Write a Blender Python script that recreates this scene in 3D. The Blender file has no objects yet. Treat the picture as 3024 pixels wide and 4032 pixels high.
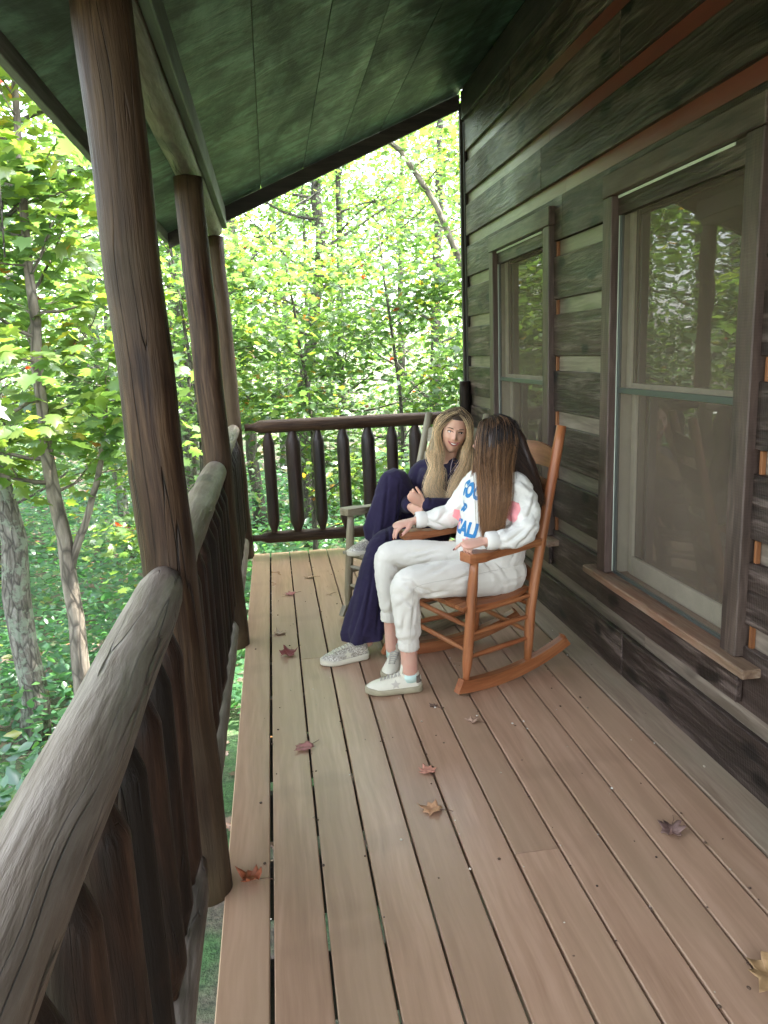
import bpy, bmesh, math, random
import numpy as np
from mathutils import Vector, Matrix, noise as mnoise
from mathutils.bvhtree import BVHTree
random.seed(7); rng = np.random.default_rng(7)
sc = bpy.context.scene
# ------------------------------------------------------------------ camera
H = 1.52; FPX = 3028.0
def _n(v): return v/np.linalg.norm(v)
_down = _n(np.array([590., 14500., FPX]))
_f = np.array([1062-1512., 1400-2016., FPX]); _f = _n(_f-_down*_f.dot(_down))
RW = np.stack([np.cross(_f, -_down), _f, -_down])
cam = bpy.data.cameras.new('camera'); camo = bpy.data.objects.new('camera', cam); sc.collection.objects.link(camo)
xr, yu, zb = RW@np.array([1, 0, 0.]), RW@np.array([0, -1., 0]), RW@np.array([0, 0, -1.])
camo.matrix_world = Matrix([[xr[0], yu[0], zb[0], 0], [xr[1], yu[1], zb[1], 0], [xr[2], yu[2], zb[2], H], [0, 0, 0, 1]])
cam.sensor_fit = 'VERTICAL'; cam.sensor_height = 36; cam.sensor_width = 27; cam.lens = 36*FPX/4032
cam.clip_start = .05; cam.clip_end = 1000
sc.camera = camo
# ------------------------------------------------------------------ light
SUN_EL, SUN_AZ = math.radians(64), math.radians(92)      # azimuth measured from +Y (down the porch) clockwise towards +X (the cabin)
w = bpy.data.worlds.new("World"); sc.world = w; w.use_nodes = True
nt = w.node_tree; bg = nt.nodes['Background']
sky = nt.nodes.new('ShaderNodeTexSky'); sky.sky_type = 'NISHITA'; sky.sun_disc = False
sky.sun_elevation = SUN_EL; sky.sun_rotation = SUN_AZ; sky.air_density = 1.0; sky.dust_density = 3.0; sky.ozone_density = .6
hs = nt.nodes.new('ShaderNodeHueSaturation'); hs.inputs['Saturation'].default_value = .42; hs.inputs['Value'].default_value = 1.0
nt.links.new(sky.outputs[0], hs.inputs['Color']); nt.links.new(hs.outputs[0], bg.inputs[0]); bg.inputs[1].default_value = .15
sl = bpy.data.lights.new('sun', 'SUN'); sl.energy = 2.1; sl.angle = math.radians(.5); sl.color = (1, .94, .84)
so = bpy.data.objects.new('sun', sl); sc.collection.objects.link(so)
sdir = Vector((math.sin(SUN_AZ)*math.cos(SUN_EL), math.cos(SUN_AZ)*math.cos(SUN_EL), math.sin(SUN_EL)))
so.rotation_euler = sdir.to_track_quat('Z', 'Y').to_euler(); so.location = (30, -5, 40)
vs = sc.view_settings; vs.view_transform = 'Standard'; vs.look = 'None'; vs.gamma = 1; vs.use_curve_mapping = False
vs.exposure = 3.85
sc.cycles.use_denoising = True
sc.cycles.max_bounces = 7; sc.cycles.transmission_bounces = 5; sc.cycles.transparent_max_bounces = 10
sc.cycles.sample_clamp_indirect = 6
# ------------------------------------------------------------------ helpers
COL = sc.collection
def V(*a): return Vector(a)
def lerp(a, b, t): return a+(b-a)*t
class MB:
    """collects shapes that become ONE mesh"""
    def __init__(s): s.v = []; s.f = []; s.wc = []; s.tone = []; s.mi = []; s.sm = []
    def add(s, vs, fs, wc=None, tone=None, mi=0, smooth=True):
        o = len(s.v); t = random.random() if tone is None else tone
        s.v += [tuple(p) for p in vs]; s.wc += [tuple(p) for p in (wc if wc is not None else vs)]; s.tone += [t]*len(vs)
        s.f += [tuple(i+o for i in f) for f in fs]; s.mi += [mi]*len(fs); s.sm += [smooth]*len(fs)
    def box(s, a, b, axis=1, tone=None, mi=0, bev=.003, M=None, sub=1):
        """bevelled box; axis = the grain's direction"""
        lo = [min(a[i], b[i]) for i in range(3)]; hi = [max(a[i], b[i]) for i in range(3)]
        bm = bmesh.new(); bmesh.ops.create_cube(bm, size=1)
        for v in bm.verts:
            for i in range(3): v.co[i] = lo[i] if v.co[i] < 0 else hi[i]
        if sub > 1:
            L = [e for e in bm.edges if abs((e.verts[0].co-e.verts[1].co)[axis]) > 1e-6]
            bmesh.ops.subdivide_edges(bm, edges=L, cuts=sub-1, use_grid_fill=True)
        m = min(hi[i]-lo[i] for i in range(3))
        if bev and m > bev*2.2:
            E_ = [e for e in bm.edges if e.calc_face_angle(0) > .5]
            bmesh.ops.bevel(bm, geom=E_, offset=bev, segments=1, affect='EDGES')
        vs = [v.co.copy() for v in bm.verts]; bm.verts.index_update()
        fs = [[v.index for v in f.verts] for f in bm.faces]; bm.free()
        pr = {0: (1, 2, 0), 1: (2, 0, 1), 2: (0, 1, 2)}[axis]
        wc = [(p[pr[0]], p[pr[1]], p[pr[2]]) for p in vs]
        if M is not None: vs = [M@p for p in vs]
        s.add(vs, fs, wc, tone, mi, smooth=False)
    def tube(s, pts, rad, n=12, tone=None, mi=0, cap=True, wob=0., up=None, seed=0., round_ends=False, smooth=True, ell=None):
        """tube through pts; rad = radius per point; ell = (wide, thin) factors across and along 'up'"""
        pts = [Vector(p) for p in pts]; N = len(pts)
        if not hasattr(rad, '__len__'): rad = [rad]*N
        T = []
        for i in range(N):
            d = pts[min(i+1, N-1)]-pts[max(i-1, 0)]
            T.append(d.normalized() if d.length > 1e-9 else V(0, 0, 1))
        ref = Vector(up) if up is not None else (V(0, 0, 1) if abs(T[0].z) < .9 else V(1, 0, 0))
        vs = []; wc = []; L = 0; x = None
        rings = []
        seq = [(pts[i], T[i], rad[i]) for i in range(N)]
        if round_ends:
            def dome(P, t, r, sgn):
                out = []
                for k in (80, 60, 35):
                    a = math.radians(k); out.append((P+t*sgn*math.sin(a)*r, t, r*math.cos(a)))
                return out
            seq = dome(pts[0], T[0], rad[0], -1)+seq+dome(pts[-1], T[-1], rad[-1], 1)[::-1]
        prev = None
        for (P, t, r) in seq:
            if x is None: y = (ref-t*ref.dot(t)).normalized(); x = y.cross(t)
            else:
                y = (y-t*y.dot(t)).normalized(); x = y.cross(t)
            if prev is not None: L += (P-prev).length
            prev = P
            for k in range(n):
                a = 2*math.pi*k/n
                rr = r
                if wob: rr *= 1+wob*mnoise.noise(V(math.cos(a)*1.1+seed, math.sin(a)*1.1, L*2.2+seed*3))+wob*.5*mnoise.noise(V(math.cos(a)*3+seed, math.sin(a)*3, L*6))
                ca, sa = math.cos(a), math.sin(a)
                if ell: ca *= ell[0]; sa *= ell[1]
                vs.append(P+x*ca*rr+y*sa*rr); wc.append((math.cos(a)*r, math.sin(a)*r, L))
        R_ = len(seq); fs = []
        for i in range(R_-1):
            for k in range(n):
                a, b = i*n+k, i*n+(k+1) % n
                fs.append((a, b, b+n, a+n))
        if cap:
            fs.append(tuple(range(n))[::-1]); fs.append(tuple(range((R_-1)*n, R_*n)))
        s.add(vs, fs, wc, tone, mi, smooth)
    def ellipsoid(s, c, r, M=None, n=16, tone=None, mi=0):
        vs = []; fs = []; c = Vector(c)
        for i in range(n+1):
            th = math.pi*i/n
            for k in range(2*n):
                a = math.pi*k/n
                p = V(math.sin(th)*math.cos(a)*r[0], math.sin(th)*math.sin(a)*r[1], math.cos(th)*r[2])
                vs.append(c+(M@p if M is not None else p))
        for i in range(n):
            for k in range(2*n):
                a, b = i*2*n+k, i*2*n+(k+1) % (2*n); fs.append((a, a+2*n, b+2*n, b))
        s.add(vs, fs, None, tone, mi)
    def mesh(s, name, mats, origin=(0, 0, 0), sharp=None):
        me = bpy.data.meshes.new(name); o = Vector(origin)
        me.from_pydata([tuple(Vector(p)-o) for p in s.v], [], s.f)
        a = me.attributes.new('wc', 'FLOAT_VECTOR', 'POINT'); a.data.foreach_set('vector', np.array(s.wc, dtype=np.float32).ravel())
        a = me.attributes.new('tone', 'FLOAT', 'POINT'); a.data.foreach_set('value', np.array(s.tone, dtype=np.float32))
        for m in (mats if isinstance(mats, (list, tuple)) else [mats]): me.materials.append(m)
        me.polygons.foreach_set('material_index', s.mi); me.polygons.foreach_set('use_smooth', s.sm)
        me.update(); return me
    def build(s, name, mats, parent=None, origin=None):
        if parent is not None and origin is None: origin = parent.get('_o', (0, 0, 0))
        origin = origin if origin is not None else (0, 0, 0)
        return link(name, s.mesh(name, mats, origin), parent, origin)
def world_o(o): return Vector(o['_o']) if o is not None and '_o' in o else V(0, 0, 0)
def link(name, me, parent=None, origin=(0, 0, 0)):
    """links a mesh whose vertices are relative to origin (world)"""
    o = bpy.data.objects.new(name, me); COL.objects.link(o)
    if parent is not None: o.parent = parent; o.location = Vector(origin)-world_o(parent)
    else: o.location = origin
    o['_o'] = tuple(origin); return o
def thing(name, label, cat, loc, group=None):
    o = bpy.data.objects.new(name, None); COL.objects.link(o); o.location = loc; o['_o'] = tuple(loc)
    o.empty_display_size = .1; return tag(o, label, cat, group)
def tag(o, label=None, cat=None, group=None, kind=None):
    if label: o['label'] = label
    if cat: o['category'] = cat
    if group: o['group'] = group
    if kind: o['kind'] = kind
    return o
# ------------------------------------------------------------------ materials
class Mat:
    def __init__(s, name):
        s.m = bpy.data.materials.new(name); s.m.use_nodes = True; s.nt = s.m.node_tree; s.N = s.nt.nodes
        s.b = s.N['Principled BSDF']; s.out = s.N['Material Output']
    def n(s, typ, ins=None, **kw):
        nd = s.N.new('ShaderNode'+typ)
        for k, v in kw.items(): setattr(nd, k, v)
        for k, v in (ins or {}).items(): s.set(nd.inputs[k], v)
        return nd
    def set(s, sock, v):
        if isinstance(v, bpy.types.NodeSocket): s.nt.links.new(v, sock)
        else:
            if hasattr(sock.default_value, '__len__') and not hasattr(v, '__len__'): v = (v, v, v)
            if hasattr(v, '__len__') and len(v) == 3 and len(sock.default_value) == 4: v = (*v, 1)
            sock.default_value = v
    def P(s, **kw):
        for k, v in kw.items(): s.set(s.b.inputs[k.replace('_', ' ')], v)
    def attr(s, name, out='Vector'): return s.n('Attribute', attribute_name=name).outputs[out]
    def math(s, op, a, b=0, c=0, clamp=False):
        nd = s.n('Math', operation=op, use_clamp=clamp); s.set(nd.inputs[0], a); s.set(nd.inputs[1], b); s.set(nd.inputs[2], c); return nd.outputs[0]
    def vmath(s, op, a, b=(0, 0, 0)):
        nd = s.n('VectorMath', operation=op); s.set(nd.inputs[0], a); s.set(nd.inputs[1], b); return nd.outputs[0]
    def noise(s, vec, scale=5, detail=4, rough=.5, dist=0.): return s.n('TexNoise', {'Vector': vec, 'Scale': scale, 'Detail': detail, 'Roughness': rough, 'Distortion': dist}).outputs['Fac']
    def ramp(s, fac, stops, interp='LINEAR'):
        nd = s.n('ValToRGB'); s.set(nd.inputs[0], fac); cr = nd.color_ramp; cr.interpolation = interp
        while len(cr.elements) > 1: cr.elements.remove(cr.elements[-1])
        for i, (p, c) in enumerate(stops):
            e = cr.elements[0] if i == 0 else cr.elements.new(p)
            e.position = p; e.color = (*c, 1) if hasattr(c, '__len__') else (c, c, c, 1)
        return nd.outputs[0]
    def mix(s, fac, a, b, mode='MIX'):
        nd = s.n('Mix', data_type='RGBA', blend_type=mode); s.set(nd.inputs[0], fac); s.set(nd.inputs[6], a); s.set(nd.inputs[7], b); return nd.outputs[2]
    def bump(s, h, strength=.3, dist=.01, prev=None):
        nd = s.n('Bump', {'Height': h, 'Strength': strength, 'Distance': dist})
        if prev is not None: s.set(nd.inputs['Normal'], prev)
        return nd.outputs[0]
def wood(name, cols, grain=26, stretch=14, rough=(.45, .7), blot=None, blotscale=1.5, blotamt=.6, tonevar=.35, bump=.35, spec=.5, knots=0, cracks=0, saw=0, bdist=.004, red_reflection=None, contrast=0, flat=0):
    """cols: 3 colours dark to light; blot: colour of large weathered patches"""
    m = Mat(name); wc = m.attr('wc'); tone = m.attr('tone', 'Fac')
    off = m.n('CombineXYZ', {0: m.math('MULTIPLY', tone, 37.), 1: m.math('MULTIPLY', tone, 91.), 2: m.math('MULTIPLY', tone, 53.)}).outputs[0]
    p = m.vmath('ADD', wc, off)
    pw = m.vmath('ADD', p, m.vmath('MULTIPLY', m.n('TexNoise', {'Vector': p, 'Scale': 3., 'Detail': 1}).outputs['Color'], (.03, .03, .0)))
    ps = m.vmath('MULTIPLY', pw, (1, 1, 1./stretch))
    g = m.noise(ps, grain, 6, .62, .3); g2 = m.noise(ps, grain*4, 4, .6)
    gm = m.math('ADD', m.math('MULTIPLY', g, .7), m.math('MULTIPLY', g2, .3))
    c = m.ramp(gm, [(.38, cols[0]), (.5, cols[1]), (.62, cols[2])])
    if contrast:      # swirling veneer figure with short dark streaks across it
        fig = m.noise(m.vmath('MULTIPLY', p, (1.2, 1, 3.2)), 1.9, 4, .6, .9); c = m.mix(m.ramp(fig, [(.40, .95), (.48, 0.)]), c, tuple(x*.6 for x in cols[0])); c = m.mix(m.ramp(fig, [(.52, 0.), (.62, .85)]), c, tuple(x*1.5 for x in cols[2])); gm = m.math('ADD', gm, fig)
    big = m.noise(m.vmath('MULTIPLY', p, (1, 1, .45)), blotscale*3, 4, .6, .4)
    if blot is not None: c = m.mix(m.math('MULTIPLY', m.ramp(big, [(.42, 0.), (.62, 1.)]), blotamt), c, blot)
    t = m.math('ADD', m.math('MULTIPLY', m.math('SUBTRACT', tone, .5), tonevar), 1.)
    t2 = m.math('ADD', m.math('MULTIPLY', m.math('SUBTRACT', big, .5), .7), 1.)
    c = m.mix(1., c, m.n('CombineColor', {0: m.math('MULTIPLY', t, t2), 1: m.math('MULTIPLY', t, t2), 2: m.math('MULTIPLY', t, t2)}).outputs[0], 'MULTIPLY')
    h = gm
    if knots:
        if flat:
            sx_ = m.n('SeparateXYZ', {0: m.vmath('ADD', p, m.vmath('MULTIPLY', m.n('TexNoise', {'Vector': p, 'Scale': 7.}).outputs['Color'], (.10, .0, .10)))})
            kv = m.n('TexVoronoi', {'Vector': m.n('CombineXYZ', {0: m.math('MULTIPLY', sx_.outputs[0], 4.6), 1: m.math('MULTIPLY', sx_.outputs[2], 2.4)}).outputs[0], 'Scale': 1., 'Randomness': 1.}, voronoi_dimensions='2D').outputs['Distance']
        else: kv = m.n('TexVoronoi', {'Vector': m.vmath('MULTIPLY', m.vmath('ADD', p, m.vmath('MULTIPLY', m.n('TexNoise', {'Vector': p, 'Scale': 9.}).outputs['Color'], (.09, .09, .09))), (3.2, 3.2, 1.25)), 'Scale': 1., 'Randomness': 1.}).outputs['Distance']
        kf = m.ramp(kv, [(.0, 1.), (.08, .95), (.17, 0.)]); c = m.mix(m.math('MULTIPLY', kf, knots), c, tuple(x*(.3 if cols[0][0] < .2 else .35) for x in cols[0]))
    if cracks:
        cv = m.noise(m.vmath('MULTIPLY', pw, (1, 1, .03)), 26, 1, .3)
        cf = m.ramp(cv, [(.49, 0.), (.5, 1.), (.51, 0.)]); cm = m.ramp(m.noise(m.vmath('MULTIPLY', p, (1, 1, .2)), 6, 1), [(.5, 0.), (.6, 1.)])
        cf = m.math('MULTIPLY', cf, cm); c = m.mix(m.math('MULTIPLY', cf, cracks), c, (.008, .006, .005)); h = m.math('SUBTRACT', h, m.math('MULTIPLY', cf, 1.2))
    if red_reflection:  # warm reflection painted in as red, high up and towards the near end
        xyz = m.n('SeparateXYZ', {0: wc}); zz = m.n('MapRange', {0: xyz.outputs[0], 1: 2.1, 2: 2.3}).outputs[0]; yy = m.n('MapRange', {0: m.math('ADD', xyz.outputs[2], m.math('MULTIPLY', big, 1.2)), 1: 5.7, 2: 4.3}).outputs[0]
        c = m.mix(m.math('MULTIPLY', zz, yy), c, m.mix(1., m.mix(g, red_reflection, tuple(x*1.7 for x in red_reflection)), m.n('CombineColor', {0: t2, 1: t2, 2: t2}).outputs[0], 'MULTIPLY'))
    nrm = m.bump(h, bump, bdist)
    if saw:
        sv = m.n('TexWave', {'Vector': m.vmath('MULTIPLY', p, (.15, .15, 1)), 'Scale': 34., 'Distortion': 3., 'Detail': 2.}, wave_type='BANDS', bands_direction='Z').outputs['Fac']
        nrm = m.bump(sv, saw, .003, nrm)
        c = m.mix(m.math('MULTIPLY', sv, .05), c, tuple(x*1.9 for x in cols[2]))
    rr = m.n('MapRange', {0: big, 1: .3, 2: .7, 3: rough[0], 4: rough[1]}).outputs[0]
    m.P(Base_Color=c, Roughness=rr, Normal=nrm, Specular_IOR_Level=spec); return m.m
def simple(name, col, rough=.6, spec=.5, metal=0, nscale=0, namt=.15, bump=0, sheen=0):
    m = Mat(name); c = col
    if nscale:
        tc = m.n('TexCoord').outputs['Object']; f = m.noise(tc, nscale, 4, .6)
        c = m.mix(f, tuple(x*(1-namt) for x in col), tuple(min(1, x*(1+namt)) for x in col))
        if bump: m.P(Normal=m.bump(f, bump, .003))
    m.P(Base_Color=c, Roughness=rough, Specular_IOR_Level=spec, Metallic=metal)
    if sheen: m.P(Sheen_Weight=sheen, Sheen_Roughness=.4)
    return m.m
M_deck = wood('deck_stain', [(.335, .203, .127), (.395, .243, .155), (.455, .288, .190)], grain=22, stretch=18, rough=(.27, .42), blot=(.29, .20, .125), blotscale=.5, blotamt=.6, tonevar=.14, bump=.35, spec=.5, knots=.14, flat=1)
M_log = wood('log_dark', [(.015, .0065, .004), (.037, .0185, .010), (.078, .045, .024)], grain=30, stretch=16, rough=(.42, .68), blot=(.060, .043, .025), blotscale=.7, blotamt=.75, tonevar=.3, bump=.7, bdist=.01, cracks=.9, knots=.5, spec=.18)
M_logred = wood('log_red_stain', [(.010, .006, .004), (.021, .011, .007), (.042, .022, .013)], grain=26, stretch=14, rough=(.4, .65), blot=(.010, .008, .006), blotscale=1.6, blotamt=.9, tonevar=.6, bump=.7, bdist=.01, cracks=.6, knots=.4, spec=.15)
M_balus = wood('log_baluster_dark', [(.006, .004, .003), (.016, .009, .006), (.040, .024, .015)], grain=28, stretch=14, rough=(.4, .65), blot=(.03, .012, .007), blotscale=1., blotamt=.5, tonevar=.5, bump=.6, bdist=.008)
M_loggrey = wood('log_weathered_grey', [(.075, .058, .044), (.125, .101, .080), (.19, .162, .134)], grain=24, stretch=9, rough=(.45, .65), blot=(.11, .08, .055), blotscale=.9, blotamt=.65, tonevar=.15, bump=.8, bdist=.012, cracks=.7, knots=.7, spec=.3)
M_wall = wood('wall_board_dark', [(.009, .0056, .0042), (.035, .0235, .0185), (.135, .10, .084)], grain=20, stretch=12, rough=(.34, .60), blot=(.030, .017, .012), blotscale=1.0, blotamt=.75, tonevar=.5, bump=.9, bdist=.012, spec=.28, knots=1., saw=.10, flat=1)
M_strip = wood('wall_strip_red_reflection', [(.09, .07, .05), (.16, .13, .10), (.25, .21, .165)], grain=22, stretch=16, rough=(.3, .45), blot=(.10, .07, .05), blotscale=.8, blotamt=.6, tonevar=.4, bump=.3, spec=.7, knots=.5, flat=1, red_reflection=(.105, .022, .015))  # pale sheen and red reflection are painted into the strip colour by position
M_orange = wood('bare_orange_wood', [(.13, .045, .015), (.20, .075, .025), (.27, .11, .04)], rough=(.4, .5), bump=.1, tonevar=.2)
M_trim = wood('window_casing_brown', [(.026, .016, .012), (.060, .040, .030), (.105, .074, .057)], grain=26, stretch=10, rough=(.4, .6), blot=(.06, .03, .024), blotamt=.5, tonevar=.2, bump=.5, knots=.5, saw=.10)
M_sill = wood('sill_wood', [(.13, .075, .045), (.22, .14, .085), (.3, .22, .15)], rough=(.5, .6), blot=(.17, .055, .025), blotamt=.7, bump=.35)
M_ceil = wood('ceiling_green_stain', [(.010, .026, .021), (.029, .066, .052), (.078, .15, .115)], grain=7, stretch=1.3, rough=(.32, .6), blot=(.006, .012, .011), blotscale=1.3, blotamt=.95, tonevar=.35, bump=.6, bdist=.012, spec=.6, knots=.9, contrast=1, flat=1)
M_beam = wood('beam_green', [(.03, .035, .026), (.055, .065, .048), (.09, .105, .08)], rough=(.45, .6), blot=(.05, .045, .03), bump=.4)
M_darkwood = wood('dark_rafter', [(.012, .009, .008), (.022, .016, .014), (.04, .03, .025)], rough=(.5, .7), bump=.4)
M_fascia = wood('fascia_grey', [(.09, .09, .08), (.14, .14, .125), (.2, .2, .18)], rough=(.5, .7), bump=.3)
M_chair = wood('chair_orange_stain', [(.20, .070, .024), (.32, .118, .042), (.41, .172, .070)], grain=24, stretch=14, rough=(.38, .52), blot=(.22, .05, .014), blotscale=1.6, blotamt=.45, tonevar=.2, bump=.12, spec=.5)
M_chairgrey = wood('chair_weathered', [(.17, .135, .075), (.26, .215, .13), (.34, .3, .2)], grain=26, stretch=14, rough=(.5, .65), blot=(.2, .19, .16), blotamt=.6, tonevar=.2, bump=.3)
def bark_mat(name, c0, c1, c2, scale=10, lichen=None):
    m = Mat(name); wc = m.attr('wc'); tone = m.attr('tone', 'Fac')
    off = m.n('CombineXYZ', {0: m.math('MULTIPLY', tone, 37.), 1: tone, 2: tone}).outputs[0]
    p = m.vmath('MULTIPLY', m.vmath('ADD', wc, off), (1, 1, .28))
    f = m.noise(p, scale*3, 6, .65, .6); v = m.n('TexVoronoi', {'Vector': p, 'Scale': scale*2.5}, feature='DISTANCE_TO_EDGE').outputs['Distance']
    c = m.ramp(f, [(.32, c0), (.5, c1), (.66, c2)]); c = m.mix(m.ramp(v, [(0., .8), (.12, 0.)]), c, tuple(x*.4 for x in c0))
    if lichen: c = m.mix(m.ramp(m.noise(wc, 7, 5, .7), [(.5, 0.), (.58, .9)]), c, lichen)
    m.P(Base_Color=c, Roughness=.85, Normal=m.bump(m.math('ADD', f, m.ramp(v, [(0., 0.), (.15, .6)])), .8, .012)); return m.m
M_bark = bark_mat('bark_brown', (.03, .025, .02), (.075, .065, .05), (.13, .12, .1))
M_barkl = bark_mat('bark_lichen', (.05, .042, .034), (.11, .098, .08), (.19, .18, .155), 8, (.15, .175, .13))
M_barks = bark_mat('bark_smooth', (.09, .075, .055), (.16, .135, .105), (.23, .2, .16), 5)
def leaf_mat(name, stops, trans=.66, shiny=.35):
    m = Mat(name); t = m.attr('tint', 'Fac'); c = m.ramp(t, stops)
    tc = m.mix(1., c, (1.45, 1.5, .8), 'MULTIPLY')
    df = m.n('BsdfDiffuse', {0: c}).outputs[0]; tr = m.n('BsdfTranslucent', {0: tc}).outputs[0]
    mx = m.n('MixShader', {0: trans, 1: df, 2: tr}).outputs[0]
    gl = m.n('BsdfGlossy', {'Color': (.9, .95, 1, 1), 'Roughness': shiny}).outputs[0]
    mx2 = m.n('MixShader', {0: .05, 1: mx, 2: gl}).outputs[0]
    m.nt.links.new(mx2, m.out.inputs[0]); return m.m
GREEN = [(0., (.075, .135, .06)), (.35, (.09, .165, .062)), (.7, (.12, .20, .06)), (.86, (.15, .21, .04)), (.93, (.30, .25, .04)), (.975, (.32, .12, .03)), (1., (.3, .02, .01))]
M_leaf = leaf_mat('leaf_green', GREEN)
M_leaf2 = leaf_mat('leaf_understory', [(0., (.045, .12, .06)), (.5, (.075, .19, .09)), (.85, (.12, .24, .08)), (1., (.28, .28, .08))])
# ------------------------------------------------------------------ terrain
def gz(x, y):
    d = max(0., math.hypot(x-1, y-2)-4)
    return -1.55-.10*min(d, 9)+.035*max(0, d-12)+.25*mnoise.noise(V(x*.16, y*.16, 3))+.06*mnoise.noise(V(x*.7, y*.7, 9))
def make_ground():
    xs = np.concatenate([np.linspace(-220, -30, 12), np.linspace(-28, 28, 100), np.linspace(30, 220, 12)]); ys = xs+8
    vs = [(x, y, gz(x, y)) for y in ys for x in xs]; n = len(xs)
    fs = [(j*n+i, j*n+i+1, (j+1)*n+i+1, (j+1)*n+i) for j in range(n-1) for i in range(n-1)]
    me = bpy.data.meshes.new('ground'); me.from_pydata(vs, [], fs); me.polygons.foreach_set('use_smooth', [True]*len(fs))
    m = Mat('forest_floor'); tc = m.n('TexCoord').outputs['Object']
    a = m.noise(tc, 1.3, 5, .6); b = m.noise(tc, 26, 5, .7)
    c = m.mix(m.ramp(a, [(.4, 0.), (.6, 1.)]), m.ramp(b, [(.35, (.02, .05, .015)), (.6, (.06, .13, .04))]), m.ramp(b, [(.35, (.035, .025, .02)), (.65, (.17, .12, .10))]))
    m.P(Base_Color=c, Roughness=.95, Normal=m.bump(b, .8, .05)); me.materials.append(m.m)
    tag(link('ground', me), kind='structure')
make_ground()
# ------------------------------------------------------------------ deck
def make_deck():
    mb = MB(); P = .1467; w_ = .1405
    Y0, Y1 = -1.6, 5.95
    random.seed(11)
    for k in range(-1, 10):
        x0 = .049+P*(k-1)+.0031 if k > -1 else -.235
        x1 = x0+w_ if k > -1 else -.1045
        if k == 0: x1 = .0459
        if k == 9: pass
        cuts = [Y0]
        js = {3: [4.36], 2: [], 5: [2.02], 7: [], 4: [4.2], 6: [3.5], 8: [.6], 1: [3.72], 0: [], 9: [3.9], -1: []}[k]
        cuts += js+[Y1]
        for a, b in zip(cuts[:-1], cuts[1:]):
            dz = random.uniform(-.0012, .0012)
            mb.box((x0+random.uniform(0, .0012), a+.0012, -.03+dz), (x1-random.uniform(0, .0012), b-.0012, dz), axis=1, bev=.003, sub=1)
    o = mb.build('deck_floor', M_deck); tag(o, kind='structure')
    eb = MB(); eb.box((1.3757, Y0, -.03), (1.56, Y1, .001), axis=1, bev=.003)
    tag(eb.build('deck_floor_edge', wood('deck_dusty_edge', [(.23, .16, .105), (.30, .215, .145), (.36, .27, .19)], rough=(.5, .7), blot=(.22, .18, .12), blotamt=.6, bump=.25)), kind='structure')
    fr = MB()
    for y in np.arange(-1.5, 5.9, .405): fr.box((-.2, y, -.22), (1.5, y+.038, -.034), axis=0)
    fr.box((-.232, Y0, -.25), (-.194, Y1-.03, -.034), axis=1); fr.box((-.232, Y1-.03, -.25), (1.56, Y1, -.034), axis=0)
    for x, y in ((-.1, 5.7), (-.1, 3.9), (-.1, 1.9), (-.1, 0), (1.3, 5.7)): fr.box((x, y, -3.2), (x+.14, y+.14, -.24), axis=2)
    tag(fr.build('deck_floor_joists', M_darkwood), kind='structure')
make_deck()
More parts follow.
